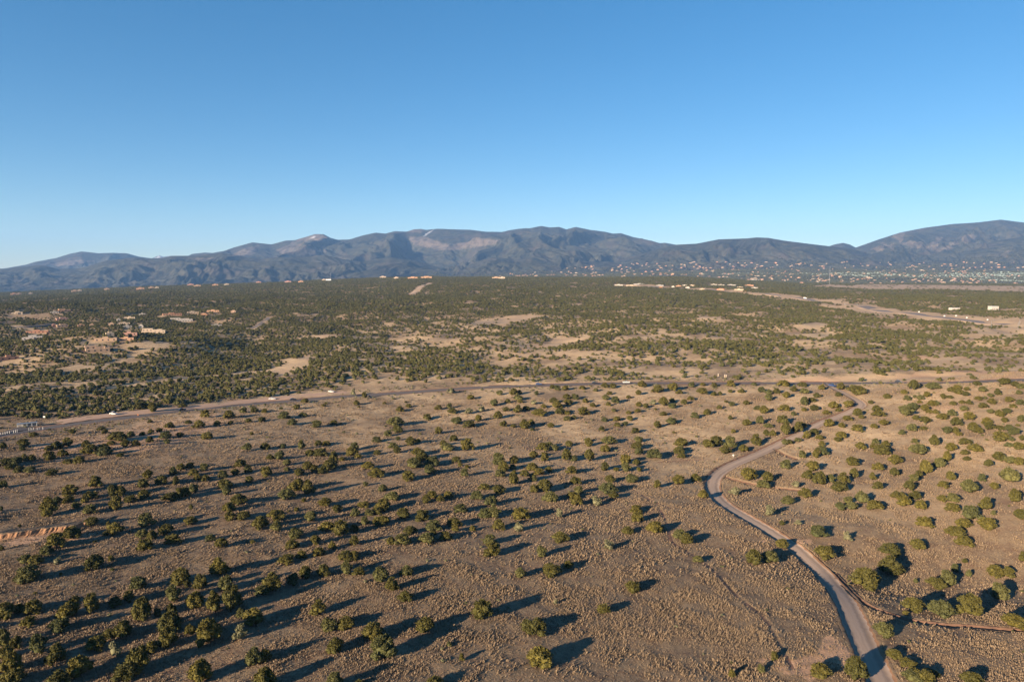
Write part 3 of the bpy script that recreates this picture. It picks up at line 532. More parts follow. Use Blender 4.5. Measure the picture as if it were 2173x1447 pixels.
TREELIST = """710,1466,40,37 125,1464,44,40 561,1462,50,44 922,1462,42,24 29,1457,44,39 762,1457,24,15 2060,1457,48,31 424,1448,52,46 1957,1448,46,28 1935,1448,37,22 269,1444,48,37 1816,1444,52,50 1740,1439,46,31 168,1437,50,44 1552,1437,15,18 1981,1437,22,15 24,1429,39,44 295,1429,53,55 1615,1427,18,17 1144,1418,68,44 1926,1418,33,22 540,1415,44,39 118,1409,39,39 561,1407,28,29 812,1402,52,52 980,1402,15,15 1642,1400,17,17 11,1398,37,28 1898,1398,33,20 245,1396,33,33p 83,1392,39,42 713,1387,40,33 320,1385,33,24 206,1382,42,33 357,1376,40,39 34,1376,22,33 11,1374,31,39 953,1372,14,11 445,1367,50,55 511,1361,35,33p 790,1361,48,40 260,1356,37,37 232,1356,35,22 1874,1356,48,37 404,1348,22,22 361,1346,48,48 1133,1346,50,35 125,1344,46,31 902,1344,46,37 697,1342,42,33 736,1337,42,29 2152,1337,55,35 61,1331,29,24 537,1328,46,35 302,1317,39,53 1024,1317,46,39 11,1315,42,35 147,1311,44,35 2058,1311,50,50 335,1310,22,20 511,1310,24,20 1997,1310,53,31 675,1306,40,31 72,1304,40,31 195,1304,31,40 363,1304,22,24 1281,1304,35,24 1922,1304,13,11 41,1300,20,20 454,1300,35,40 1940,1300,46,31 493,1299,42,48 413,1291,37,35 245,1290,22,24 158,1282,26,18 1178,1282,13,13p 368,1280,35,35 2123,1280,48,40 274,1278,24,22 860,1277,33,24 555,1264,31,22 75,1261,9,7 1343,1259,42,24 577,1258,39,42 832,1255,29,26 295,1254,46,32 481,1254,35,33 1839,1253,61,46 426,1251,26,29 1985,1251,35,26 397,1247,20,20 2012,1247,39,35 383,1245,46,42 620,1243,35,26 61,1238,57,37 1943,1237,11,10 808,1236,39,35 647,1227,31,26 1105,1227,28,22 2139,1227,31,22 686,1225,28,28 862,1225,35,26 2055,1225,13,17 2110,1225,37,24 467,1223,39,35 762,1223,28,20 1893,1223,50,37 129,1222,9,8 1172,1222,40,28 736,1221,29,28 2025,1214,20,17 239,1212,11,8 199,1211,45,36 1207,1208,28,18 1598,1199,40,31 52,1197,28,20 77,1197,31,20 120,1197,24,11p 609,1197,35,20 1633,1195,35,26 2047,1195,13,11 1480,1193,22,15 2169,1193,17,20 236,1191,13,13 732,1191,37,22 752,1189,24,20 1751,1187,42,29 639,1186,22,18 1148,1183,28,26 1891,1181,44,24 99,1180,31,22 675,1180,29,20 1044,1180,35,26 309,1169,37,24 3,1169,9,13 706,1167,17,17 1294,1167,37,15p 1947,1167,31,22 620,1165,33,20 470,1165,31,24 120,1164,37,35 1659,1162,29,20 2044,1160,35,24 669,1158,26,24 752,1158,20,20 853,1158,40,26 1457,1157,37,28 366,1156,31,20 829,1156,20,17 906,1156,44,24 1040,1156,29,22 535,1153,13,7 202,1152,9,6 1190,1152,37,24 447,1149,24,15 1799,1149,22,20p 945,1147,28,20 322,1145,24,20 151,1145,37,24 627,1145,35,26 1441,1143,31,20 302,1141,24,18 1733,1141,40,20 2027,1140,39,22 724,1138,33,31 241,1137,39,24 352,1136,35,26 919,1136,17,9 871,1134,29,18 1333,1134,28,18 1389,1132,35,26 752,1130,20,18 586,1129,29,24 967,1129,20,9 1100,1129,29,24p 693,1127,33,20 1003,1127,13,13 919,1127,37,17 2095,1127,44,28 1059,1125,28,24 553,1124,33,28 307,1121,39,29 2042,1121,35,18 1960,1120,35,20 193,1118,35,22 42,1118,9,7 808,1118,37,20 965,1118,33,20 230,1116,9,9 404,1114,26,15 773,1114,20,18 1659,1114,15,9 1694,1114,18,9p 660,1109,29,24 1352,1109,26,24 586,1106,35,26 487,1105,24,20 516,1105,35,20 895,1105,35,20 856,1104,37,26 1106,1104,39,24 2057,1103,42,28 2165,1103,31,22 1049,1101,33,24 1031,1100,33,22 1187,1099,26,20p 103,1097,40,37 754,1097,18,18 784,1095,24,15 1633,1095,28,22p 2108,1094,11,11 190,1092,29,20 799,1092,22,15 1351,1090,31,17 976,1089,33,20 715,1088,28,18 3,1086,9,13 485,1086,33,20 814,1086,37,24 2022,1086,29,20 629,1085,13,6 1784,1084,28,17 2091,1084,31,26 247,1083,26,28 1808,1083,28,18 1858,1083,33,22 406,1082,10,11 162,1081,22,15 1953,1081,26,20 691,1077,37,20 772,1077,24,13 1918,1075,35,18 1042,1073,28,20 1224,1073,26,22 1266,1073,29,20p 507,1071,39,24 120,1070,20,17 1672,1070,29,15 1799,1070,26,17 145,1068,24,17 181,1068,20,17 904,1068,22,17 1167,1068,35,26 1828,1068,24,24 2023,1068,29,20 278,1067,26,17 2152,1067,29,28 1999,1066,18,15 645,1065,11,9 934,1065,17,15 361,1064,31,20 832,1064,35,22 1013,1061,26,20 609,1060,37,22 1214,1060,28,17 1906,1060,28,18 1942,1060,29,18 193,1059,28,17 306,1059,28,20 381,1059,24,22 917,1059,26,20 950,1059,22,17 1303,1059,26,17 1493,1058,24,18 1709,1057,31,20 394,1055,26,20 239,1053,22,26 256,1053,24,22 147,1052,35,18 481,1051,20,20 655,1051,33,29 1558,1051,28,20p 1057,1049,35,22 1227,1049,22,18 1290,1048,39,20 410,1046,24,20 1133,1046,20,17 2058,1046,42,28 812,1044,22,17 1157,1044,35,26 1782,1044,35,18 629,1042,37,26 1027,1040,24,15 1863,1040,22,18 1931,1040,24,20 2110,1039,22,15 476,1038,35,18 1620,1037,26,18 2002,1037,24,17 8,1036,20,17 203,1036,33,24 1395,1036,20,17 304,1035,24,18 1689,1035,24,15p 775,1032,15,11 1090,1030,24,28 344,1029,28,20 374,1029,18,18 1222,1029,22,17 1441,1029,29,20 1738,1029,29,28 529,1025,18,15 1340,1025,33,17 1764,1025,20,17 1790,1025,26,20 2141,1025,35,29 1295,1024,24,17 1939,1024,24,17 436,1022,18,15 1476,1022,24,18 1628,1022,29,20 2084,1022,18,17 865,1021,29,20 1130,1021,20,15 2016,1020,20,20 420,1019,17,13 1852,1019,17,15 1587,1018,35,26 1714,1018,24,20 315,1017,26,22 473,1015,22,17 799,1014,35,22 1062,1014,28,17 1812,1014,18,20 1950,1013,22,15 564,1012,28,20 985,1012,24,17 410,1011,22,17 1114,1011,20,15 110,1010,28,17 634,1010,22,17 1898,1010,22,18 368,1009,20,18 498,1009,22,15 1144,1009,26,15 910,1007,29,20 684,1006,20,15 1213,1006,24,18 64,1005,26,15 1963,1005,26,28 41,1003,22,15 526,1003,20,17 666,1003,22,17 1165,1003,18,13 1068,1002,22,24 1329,1002,26,18 1356,1002,15,11 434,1000,24,17 1308,1000,13,9 1130,1000,29,17 1725,1000,28,22 609,999,15,9 1284,999,24,18 1863,999,26,17 20,998,24,13 384,998,24,13 702,998,33,26 653,996,28,17 781,996,28,17 1088,996,17,11 1666,996,28,20 404,994,20,13 876,994,35,20 991,994,13,7 511,993,24,18 1994,992,24,20 2097,991,20,17 33,990,29,20 976,990,13,6 1808,990,33,20 609,989,22,15 919,989,33,18 1059,989,35,28 15,987,28,15 1351,987,18,13 2163,987,22,17 144,985,20,11 1090,985,26,20 1327,985,24,22 1900,985,28,20 2143,985,28,17 169,984,28,17 886,983,22,15 969,983,22,15 53,980,17,15 1251,980,26,28 2010,980,18,24 68,979,15,13 726,979,17,11 1218,979,20,13 105,978,28,20 708,978,20,18 897,978,28,20 1155,978,20,17 1201,978,24,24 2052,978,18,9 2119,978,29,17 594,977,24,20 574,976,18,11 1389,974,35,18 759,973,17,11 1133,973,24,17 1703,973,20,17 1446,972,17,11 1731,972,18,17 256,970,17,9 680,970,28,17 133,969,20,15 223,968,35,20 658,968,20,15 748,968,28,20 886,967,28,15 1871,967,35,17 801,966,17,11 1747,966,20,15 2048,966,20,9 191,965,31,22 1356,965,20,15 1441,965,24,17 1948,964,35,15 843,963,22,17 1539,963,26,15 1744,960,22,11 1872,960,31,9 1578,959,26,11 2068,959,29,11 221,959,24,17 1284,959,24,12 1444,959,22,11 948,958,28,13 48,957,17,13 103,957,20,11 524,957,26,17 752,957,24,17 991,957,28,24 1154,957,31,15 1178,957,18,13 2018,957,28,15 6,954,15,15 120,954,26,18 562,954,20,13 640,954,18,20 1351,954,29,17 1825,954,26,15 2161,954,28,13 834,952,18,13 1549,952,28,26 1852,952,13,11 601,951,17,9 50,950,28,18 182,950,20,17 267,950,22,18 1501,950,29,15 1880,950,20,15 2141,949,18,9 142,948,22,17 287,948,17,13 1207,948,17,13 1249,948,20,17 1165,948,18,11 1446,948,28,17 1744,948,15,13 237,946,20,9 675,946,17,12 693,946,17,12 940,946,17,13 1519,946,28,22 1604,946,22,22 1981,946,22,22 871,945,28,15 1666,944,18,13 2049,944,24,15 355,943,18,11 1292,943,29,15 1676,943,15,11 1858,943,18,13 1941,941,17,11 318,940,20,13 799,939,22,9 886,939,15,9 1246,939,17,9 1354,939,24,11 1693,938,15,9 247,937,37,15 962,937,17,14 1777,937,17,8 2123,937,37,22 2145,937,17,9 845,935,13,9 2169,935,13,13 261,933,22,11 439,933,26,13 1740,933,17,11 352,931,26,15 1711,931,17,15 1786,930,24,13 72,928,17,11 278,928,20,13 381,928,20,11 823,926,18,13 1626,926,15,15 1639,926,17,13 2034,926,17,9 302,924,15,9 1668,924,26,26 2150,924,31,13 534,923,9,7 1914,923,15,11 153,922,20,13 1727,922,22,11 223,921,13,11 320,920,15,9 930,920,18,13 1430,920,9,5 2009,920,22,15 2077,920,22,13 843,919,26,17 1347,919,18,10 1556,919,11,9 2027,919,17,13 339,917,15,9 1692,917,22,20 1819,917,24,15 1130,915,13,6 1277,915,17,9 1935,915,22,15 2064,915,26,18 214,913,15,7 1959,913,15,7 2099,913,24,15 2121,913,18,11 2141,913,20,9 1112,911,24,20 359,909,20,13 421,909,26,13 1395,909,18,14 1703,909,17,13 1856,909,17,7 673,908,28,11 996,908,28,13 1090,908,15,9 1169,908,20,12 1630,908,17,9 1786,908,17,9 1068,906,17,13 1310,906,15,9 1760,906,29,11 2160,905,9,5 461,904,20,9 839,904,33,15 1128,904,17,13 1326,904,17,9 1876,904,26,15 2029,904,26,18 1585,903,22,13 621,902,22,13 708,902,17,9 490,901,13,9 970,901,28,14 1424,901,28,14 400,900,15,9 1613,900,18,17 1660,900,22,17 2093,900,22,13 1963,898,24,11 318,897,11,7 528,897,15,7 2132,897,17,11 2165,896,20,15 555,895,17,11 1015,895,17,16 1283,895,17,9 1309,894,17,11 1203,893,18,8 1337,893,17,11 1799,893,20,8 906,891,20,12 1550,891,13,9 1944,891,17,8 1999,891,24,14 2055,891,24,15 1217,890,15,9 485,889,24,18 603,889,26,11 1057,889,20,17 1828,889,15,8 1474,888,18,13 435,887,20,15 643,885,17,8 2121,885,18,15 1865,885,24,13 1819,884,22,18 1922,884,37,14 2020,884,22,15 1144,883,28,13 1408,883,17,7 1238,882,28,13 1683,882,15,7 1501,881,18,14 1187,880,24,15 1203,880,15,6 1753,880,17,10 995,879,22,12p 1335,879,13,7 1985,879,15,10 2136,879,22,13 960,878,22,12 1620,878,22,15 1972,878,15,9 2102,878,18,9 516,877,20,9 219,876,18,9 539,876,18,11 562,876,15,7 1099,876,22,15 1354,876,15,8 324,875,22,20 239,874,17,11 849,874,18,11 1022,874,20,9p 1302,874,13,8 1779,874,13,9 1963,874,22,17 1074,873,17,7 1707,873,13,9 1665,873,26,13 1860,873,22,13 1727,872,24,11 2045,872,17,11 1117,871,18,10 1391,871,9,6 1608,871,17,7 930,870,17,7 298,869,28,13 630,869,18,11 597,869,9,6 1526,869,11,10 1937,869,24,14 953,867,17,11 1183,867,28,9 1426,867,20,11 1769,867,24,15 1153,866,15,9 1371,866,15,9 2086,866,20,11 2149,866,15,8 388,865,17,9 761,865,6,5 867,865,15,7 1258,865,15,11 1801,865,22,15 1356,864,17,11 687,863,11,5 1049,863,20,16 1291,862,15,9 1553,862,17,8 1977,862,20,13 1408,861,20,18 1987,861,15,11 756,860,15,11 1205,860,24,14 1386,860,20,11p 1707,860,20,18 2023,860,15,9 2165,860,17,12 1133,859,17,8p 1584,859,17,8 2057,859,13,10 691,858,7,5 816,858,8,6 1452,858,15,11 2104,858,20,9 1848,857,11,8 2042,857,15,7 1077,856,14,10 1104,856,15,7 1174,856,20,13 1306,856,22,15 1951,856,11,7 647,855,17,6 861,855,8,5 1242,855,16,10 1541,855,11,6 1426,854,15,9 1722,854,17,11 2142,853,20,10 1630,851,20,15 1099,850,20,11 1466,850,15,9 1925,850,17,11 2077,850,17,9 1286,849,20,8 1953,849,15,11 835,848,11,7p 999,848,17,8 1220,848,20,12 1203,847,20,11 2001,847,15,13 2090,847,9,7 1334,846,13,7 1882,846,18,11 2016,846,13,7 773,845,13,13 1669,845,18,15 1941,845,11,7 1733,844,17,8 1967,843,15,11 2101,843,15,9 1779,842,15,9 2049,841,17,11 750,840,15,15p 1515,840,15,9 1061,839,18,11 1090,839,17,15 1355,839,17,12 1528,839,13,6 2117,839,17,13 1138,838,13,8 1293,838,13,7 1490,838,28,12 1631,838,17,11 1816,838,37,16 2163,838,17,9 1103,837,13,9 1918,837,15,10 2034,837,17,13 957,836,22,9p 1441,836,15,7 1648,836,17,11 1707,836,20,9 1550,834,13,6 1573,834,15,9 1395,833,26,8 1616,833,17,12 1685,832,20,11 2018,832,18,11 2084,832,20,11 1265,831,13,6 2051,830,15,9 1183,829,17,11 1200,829,15,11 1428,829,20,17 1744,828,18,11 1236,827,15,8 1784,827,20,14 1939,827,22,20 1979,827,24,15 2031,827,18,9 2165,826,20,9 1172,825,13,9 1300,824,17,11 1284,823,18,11 1362,822,22,11 1467,822,20,11 1550,821,18,13 1515,821,15,6 1663,821,26,13 1702,821,20,10 2154,821,22,11 1492,820,15,7 1600,819,15,7 2073,818,17,7 2132,817,26,11"""
HOUSE_XY = []
for _h in [(q[0], q[1], q[2]) for q in HOUSES]+[(q[0], q[1], q[2]) for q in HWHOUSES]+[(2029,659,30),(2112,660,30)]:
    _x, _y, _z, _t = cast([_h[0]], [_h[1]]); HOUSE_XY.append((float(_x[0]), float(_y[0]), _h[2]/F*float(_y[0])))

# ---------------------------------------------------------------- junipers
def ico(sub):
    import bmesh
    b = bmesh.new(); bmesh.ops.create_icosphere(b, subdivisions=sub, radius=1.0)
    V = np.array([v.co[:] for v in b.verts]); Fc = np.array([[v.index for v in f.verts] for f in b.faces]); b.free(); return V, Fc
ICO1, ICO2 = ico(1), ico(2)
def crown(name, seed, lobes, leaves, m, lobe_r=(.26,.44), flat=.62, base=.06, spread=.72, leaf=.075, hi=False):
    """unit crown: radius 1, height about 1.25; built of knobbly lobes and loose leaf sprays"""
    rn = np.random.RandomState(seed); V = []; Fc = []; n = 0
    cs = []
    for i in range(lobes):
        a_ = rn.uniform(0, 2*np.pi); q = rn.uniform(0, 1)**.6; zz = rn.uniform(0, 1)
        rr = spread*q*math.sqrt(max(.05, 1-zz*zz*.85)); lr = rn.uniform(*lobe_r)*(1-.15*zz)
        cs.append((math.cos(a_)*rr, math.sin(a_)*rr, base+lr*.75+zz*(1.25-lr*1.6)*flat/.62, lr))
    cs.append((0, 0, .5, .5))
    v0, f0 = ICO1
    for k, (cx, cy, cz, lr) in enumerate(cs):
        d = 1+.34*rn.uniform(-1, 1, len(v0)); p = v0*d[:, None]*lr*np.array([1, 1, .92]); p = p+[cx, cy, cz]
        p[:, 2] = np.maximum(p[:, 2], .0+.02*rn.rand(len(p)))
        V.append(p); Fc.append(f0+n); n += len(p)
    per = leaves//len(cs)
    for (cx, cy, cz, lr) in cs[:-1]:
        d = rn.normal(size=(per, 3)); d /= np.linalg.norm(d, axis=1)[:, None]; d[:, 2] = np.abs(d[:, 2])*.9-.15*rn.rand(per)
        c = np.array([cx, cy, cz])+d*lr*rn.uniform(.9, 1.22, (per, 1)); c[:, 2] = np.maximum(c[:, 2], .05)
        t = np.cross(d, rn.normal(size=(per, 3))); t /= np.linalg.norm(t, axis=1)[:, None]+1e-6
        up = d*rn.uniform(.5, 1.2, (per, 1))+rn.normal(size=(per, 3))*.4; up /= np.linalg.norm(up, axis=1)[:, None]
        sz = leaf*rn.uniform(.6, 1.4, (per, 1))
        tri = np.stack([c-t*sz*.6, c+t*sz*.6, c+up*sz*1.3], 1).reshape(-1, 3)
        V.append(tri); Fc.append(np.arange(len(tri)).reshape(-1, 3)+n); n += len(tri)
    V = np.concatenate(V); Fc = np.concatenate(Fc)
    me = bpy.data.meshes.new(name); me.vertices.add(len(V)); me.vertices.foreach_set('co', V.astype(np.float32).reshape(-1))
    me.loops.add(len(Fc)*3); me.loops.foreach_set('vertex_index', Fc.reshape(-1).astype(np.int32))
    me.polygons.add(len(Fc)); me.polygons.foreach_set('loop_start', (np.arange(len(Fc))*3).astype(np.int32))
    try: me.polygons.foreach_set('loop_total', np.full(len(Fc), 3, np.int32))
    except Exception: pass
    me.update(calc_edges=True); me.materials.append(m); return me
def trunk(seed):
    rn = random.Random(seed); b = MB(); b.tube((0,0,-.08), (rn.uniform(-.05,.05), rn.uniform(-.05,.05), .35), .075, .05, 7)
    for i in range(4):
        a_ = i*1.57+rn.uniform(-.5,.5); b.tube((0,0,.12+.05*i), (math.cos(a_)*.4, math.sin(a_)*.4, .45+.1*i), .045, .018, 5)
    return mesh('trunk', b.v, b.f, [M['bark']])
CROWNS = [crown('crown', 100+i, 24+i % 5*4, 3000, M['leaf'] if i % 4 else M['pine'], lobe_r=(.17,.33), leaf=.085, flat=[.62,.55,.7,.6][i % 4], spread=[.72,.8,.62][i % 3]) for i in range(14)]
PALEC = [crown('crown', 150+i, 12, 900, M['pale'], lobe_r=(.16,.28), leaf=.09) for i in range(3)]
TRUNKS = [trunk(i) for i in range(4)]
TREES = []
for tok in TREELIST.split():
    p_ = tok.endswith('p'); TREES.append(tuple(int(v) for v in tok.rstrip('p').split(','))+(p_,))
A = np.array([t[:4] for t in TREES], float)
delta0 = np.arctan((A[:, 1]-576)/F)
bx, by, bz, bt = cast(A[:, 0], A[:, 1]-.42*A[:, 2]*np.sin(delta0)*.6)
slant = np.sqrt(bx**2+by**2+(CAMZ-bz)**2); dl = np.arcsin((CAMZ-bz)/slant)
zc = by*CP-(bz-CAMZ)*SP
Wd = A[:, 2]/F*zc; Hh = (A[:, 3]-.46*A[:, 2]*np.sin(dl))/np.cos(dl)/F*zc
Hh = np.clip(Hh, .50*Wd, 1.15*Wd)
dd = dirt.dist(bx, by, 30)
size_key = A[:, 2]*A[:, 3]*((A[:, 1] < 1475))
order = np.argsort(-size_key); NTREE = 300
ind = set(order[:NTREE].tolist())
LM = [((1556,968), 'the white post at the road bend'), ((1810,1262), 'the fork of ditch and dirt road'), ((90,1138), 'the orange eroded bank'), ((1503,1030), 'the tight bend of the dirt road'), ((1680,1150), 'the shaded stretch of dirt road')]
used = set()
ONES = 'zero one two three four five six seven eight nine ten eleven twelve thirteen fourteen fifteen sixteen seventeen eighteen nineteen'.split()
TENS = '. . twenty thirty forty fifty sixty seventy eighty ninety'.split()
def words(v):
    v = max(0, int(round(v))); return 'one hundred' if v >= 100 else ONES[v] if v < 20 else TENS[v//10]+('-'+ONES[v % 10] if v % 10 else '')
near_d = np.sqrt((A[:, None, 0]-A[None, :, 0])**2+((A[:, None, 1]-A[None, :, 1])*1.3)**2)/((A[:, None, 2]+A[None, :, 2])/2)
np.fill_diagonal(near_d, 99)
rnd = random.Random(11)
scr = [[], [], []]
for i, t in enumerate(TREES):
    px, py, w, h, ispale = t
    sx = Wd[i]/2*1.12; sz = Hh[i]/1.22*1.05
    if i not in ind:
        scr[0].append((bx[i], by[i], bz[i]-.1)); scr[1].append((sx, sx*rnd.uniform(.85,1.1), sz)); scr[2].append((rnd.uniform(0,6.28), (14+rnd.randrange(3)) if ispale else rnd.randrange(14))); continue
    sw = 'large' if w > 40 else 'medium' if w > 27 else 'small'
    ratio = h/max(w, 1)
    shp = 'spreading' if ratio < .62 else 'round' if ratio < .88 else 'tall'
    nb_ = near_d[i].min()
    ctx = 'standing alone' if nb_ > 1.9 else 'near another' if nb_ > 1.05 else 'in a clump' if (near_d[i] < 1.05).sum() > 1 else 'touching another'
    kind = 'grey-green shrub' if ispale else 'olive juniper'
    where = None
    for (lx, ly), nm in LM:
        d_ = math.hypot(px-lx, py-ly)
        if d_ < 70: where = ('left of ' if px < lx-12 and abs(px-lx) > abs(py-ly) else 'right of ' if px > lx+12 and abs(px-lx) > abs(py-ly) else 'just above ' if py < ly else 'just below ')+nm; break
    ux, uy = px/21.73, 100-py/14.47
    if where: lab = f"{sw} {shp} {kind} {where}"
    if not where or lab in used:
        lab = f"{sw} {shp} {kind} {ctx}, {words(ux)} percent across, {words(uy)} percent up"
        if lab in used: lab = f"{sw} {shp} {kind} {ctx}, {words(ux)} point five percent across, {words(uy)} up"
    used.add(lab)
    rz = rnd.uniform(0, 6.28)
    T_ = thing('pale_shrub' if ispale else 'juniper_tree', (bx[i], by[i], bz[i]-.12), rz, lab, 'shrub' if ispale else 'tree', 'junipers and shrubs dotted over the grassland', (sx, sx*rnd.uniform(.85,1.08), sz))
    obj('crown', PALEC[rnd.randrange(3)] if ispale else CROWNS[rnd.randrange(14)], T_)
    obj('trunk', TRUNKS[rnd.randrange(4)], T_)

# ---------------------------------------------------------------- scatter (uncountable vegetation)
def proto_collection(name, meshes):
    c = bpy.data.collections.new(name)
    for i, me in enumerate(meshes):
        o = bpy.data.objects.new('%s_%02d' % (name, i), me); c.objects.link(o)
    return c
def scatter(name, P, S, RI, coll, **props):
    P = np.asarray(P, np.float32); S = np.asarray(S, np.float32); RI = np.asarray(RI, float); n = len(P)
    me = bpy.data.meshes.new(name); me.vertices.add(n); me.vertices.foreach_set('co', P.reshape(-1))
    a_ = me.attributes.new('scl', 'FLOAT_VECTOR', 'POINT'); a_.data.foreach_set('vector', S.reshape(-1))
    R3 = np.zeros((n, 3), np.float32); R3[:, 2] = RI[:, 0]
    a_ = me.attributes.new('rot', 'FLOAT_VECTOR', 'POINT'); a_.data.foreach_set('vector', R3.reshape(-1))
    a_ = me.attributes.new('idx', 'INT', 'POINT'); a_.data.foreach_set('value', RI[:, 1].astype(np.int32))
    o = obj(name, me, **props)
    g = bpy.data.node_groups.new(name+'_scatter', 'GeometryNodeTree')
    g.interface.new_socket('Geometry', in_out='INPUT', socket_type='NodeSocketGeometry')
    g.interface.new_socket('Geometry', in_out='OUTPUT', socket_type='NodeSocketGeometry')
    gi = g.nodes.new('NodeGroupInput'); go = g.nodes.new('NodeGroupOutput'); ip = g.nodes.new('GeometryNodeInstanceOnPoints')
    ci = g.nodes.new('GeometryNodeCollectionInfo'); ci.inputs['Collection'].default_value = coll
    ci.inputs['Separate Children'].default_value = True; ci.inputs['Reset Children'].default_value = True
    def na(nm, ty):
        q = g.nodes.new('GeometryNodeInputNamedAttribute'); q.data_type = ty; q.inputs['Name'].default_value = nm; return q.outputs['Attribute']
    l = g.links.new
    l(gi.outputs[0], ip.inputs['Points']); l(ci.outputs[0], ip.inputs['Instance']); ip.inputs['Pick Instance'].default_value = True
    l(na('idx', 'INT'), ip.inputs['Instance Index']); l(na('scl', 'FLOAT_VECTOR'), ip.inputs['Scale'])
    er = g.nodes.new('FunctionNodeEulerToRotation'); l(na('rot', 'FLOAT_VECTOR'), er.inputs[0]); l(er.outputs[0], ip.inputs['Rotation'])
    l(ip.outputs[0], go.inputs[0])
    md = o.modifiers.new('scatter', 'NODES'); md.node_group = g; return o
cJ = proto_collection('juniper_forms', CROWNS+PALEC)
# loose junipers outside the frame, left, right and behind the lower edge, continue the same grassland
rs = np.random.RandomState(21)
n = 1500; ox = rs.uniform(-260, 300, n); oy = rs.uniform(10, 330, n); oz = height(ox, oy, False); opx, opy = proj(ox, oy, oz)
ok = (((opx < -25) | (opx > 2200) | (opy > 1500)) & (rs.rand(n) < .55)); ok &= (dirt.dist(ox, oy, 20) > 7)
for x_, y_, z_ in zip(ox[ok], oy[ok], oz[ok]):
    w_ = rs.uniform(1.4, 2.8); scr[0].append((x_, y_, z_-.1)); scr[1].append((w_, w_, w_*rs.uniform(.8,1.0))); scr[2].append((rs.uniform(0,6.28), rs.randint(14)))
scatter('juniper_scrub', scr[0], scr[1], scr[2], cJ, kind='stuff', label='smaller and farther junipers dotted over the grassland')

# wooded hills north of the paved road
wf = [crown('w', 300+i, 7+i % 3*2, 260, M['wood'] if i % 3 else M['pine'], leaf=.13, flat=[.62,.72,.55][i % 3]) for i in range(8)]
def clump(seed):
    rn = np.random.RandomState(seed); me = crown('c', seed, 16, 160, M['wood'], lobe_r=(.14,.26), spread=1.05, leaf=.1, flat=.34); return me
cl = [clump(400+i) for i in range(6)]
cW = proto_collection('woodland_forms', wf+cl)
def seg(y0, y1, cell, umax=.90):
    ys = []; xs = []
    n = int(1.6*(y1**2-y0**2)*umax/(cell*cell)); yy = np.sqrt(rs.uniform(y0**2, y1**2, n)); xx = rs.uniform(-umax, umax, n)*yy
    # jittered grid keeps crowns from piling up
    xx = (np.floor(xx/cell)+rs.uniform(.12, .88, n))*cell; yy = (np.floor(yy/cell)+rs.uniform(.12, .88, n))*cell
    key = np.round(xx/cell-.5).astype(np.int64)*100003+np.round(yy/cell-.5).astype(np.int64)
    _, ui = np.unique(key, return_index=True); return xx[ui], yy[ui]
P = []; S = []; Q = []
roads = lambda X, Y: np.minimum.reduce([pull.dist(X, Y, 30)-8, paved.dist(X, Y, 40)-9, hiway.dist(X, Y, 80)-24, track.dist(X, Y, 60)-15, lane.dist(X, Y, 40)-9, lane2.dist(X, Y, 40)-8])
for (y0, y1, cell, far_) in ((330, 1500, 4.9, 0), (1500, 2400, 6.6, 1), (2400, 4250, 11.0, 2)):
    X, Y = seg(y0, y1, cell); Z = height(X, Y, False); px, py, ba, re = masks(X, Y, Z)
    de = density(px, py)/9.0
    de = np.where((px < -30) | (px > 2205), np.where(Y > 480, .75, .2), de)
    de = np.where((px > -30) & (px < 760), np.minimum(1, de*1.55), de)
    cn = fbm(X/38, Y/60, 3, 71)*1.1+fbm(X/150, Y/110, 2, 72)*.8
    pr = np.clip(de*(1.0 if far_ == 0 else 1.1)*(1+.95*cn), 0, 1); pr = np.where(de < .04, 0, pr)
    pr = np.where(ba > 0, .015, pr); pr = np.where(re > 0, pr*.25, pr)
    k = (rs.rand(len(X)) < pr) & (roads(X, Y) > 0)
    for (hx, hy, hw) in HOUSE_XY: k &= ~((np.abs(X-hx) < hw*.6) & (Y > hy-hw*.45) & (Y < hy+hw*.4))
    X, Y, Z = X[k], Y[k], Z[k]; n = len(X)
    rad = (rs.uniform(1.2, 3.1, n) if far_ == 0 else rs.uniform(2.6, 4.4, n) if far_ == 1 else rs.uniform(5.0, 8.0, n))
    hs = rad*rs.uniform(.72, 1.1, n)*(1 if far_ < 1 else .85 if far_ == 1 else .62)
    P.append(np.stack([X, Y, Z-.15], 1)); S.append(np.stack([rad, rad*rs.uniform(.85, 1.15, n), hs], 1))
    Q.append(np.stack([rs.uniform(0, 6.28, n), rs.randint(0, 8, n) if far_ < 2 else rs.randint(8, 14, n)], 1))
    print('woodland', far_, n)
scatter('juniper_woodland', np.concatenate(P), np.concatenate(S), np.concatenate(Q), cW, kind='stuff', label='dense juniper and pinyon woodland over the hills')
# trees among the town houses and on the near slopes of the hills
X, Y = seg(4700, 8600, 19, .95); k = (X > -1200); X, Y = X[k], Y[k]; Z = height(X, Y, False); k = rs.rand(len(X)) < .62; X, Y, Z = X[k], Y[k], Z[k]; n = len(X)
rad = rs.uniform(7, 13, n)
scatter('town_trees', np.stack([X, Y, Z-.5], 1), np.stack([rad, rad, rad*.75], 1), np.stack([rs.uniform(0, 6.28, n), rs.randint(8, 14, n)], 1), cW, kind='stuff', label='far trees around the town below the mountains')
print('town trees', n)

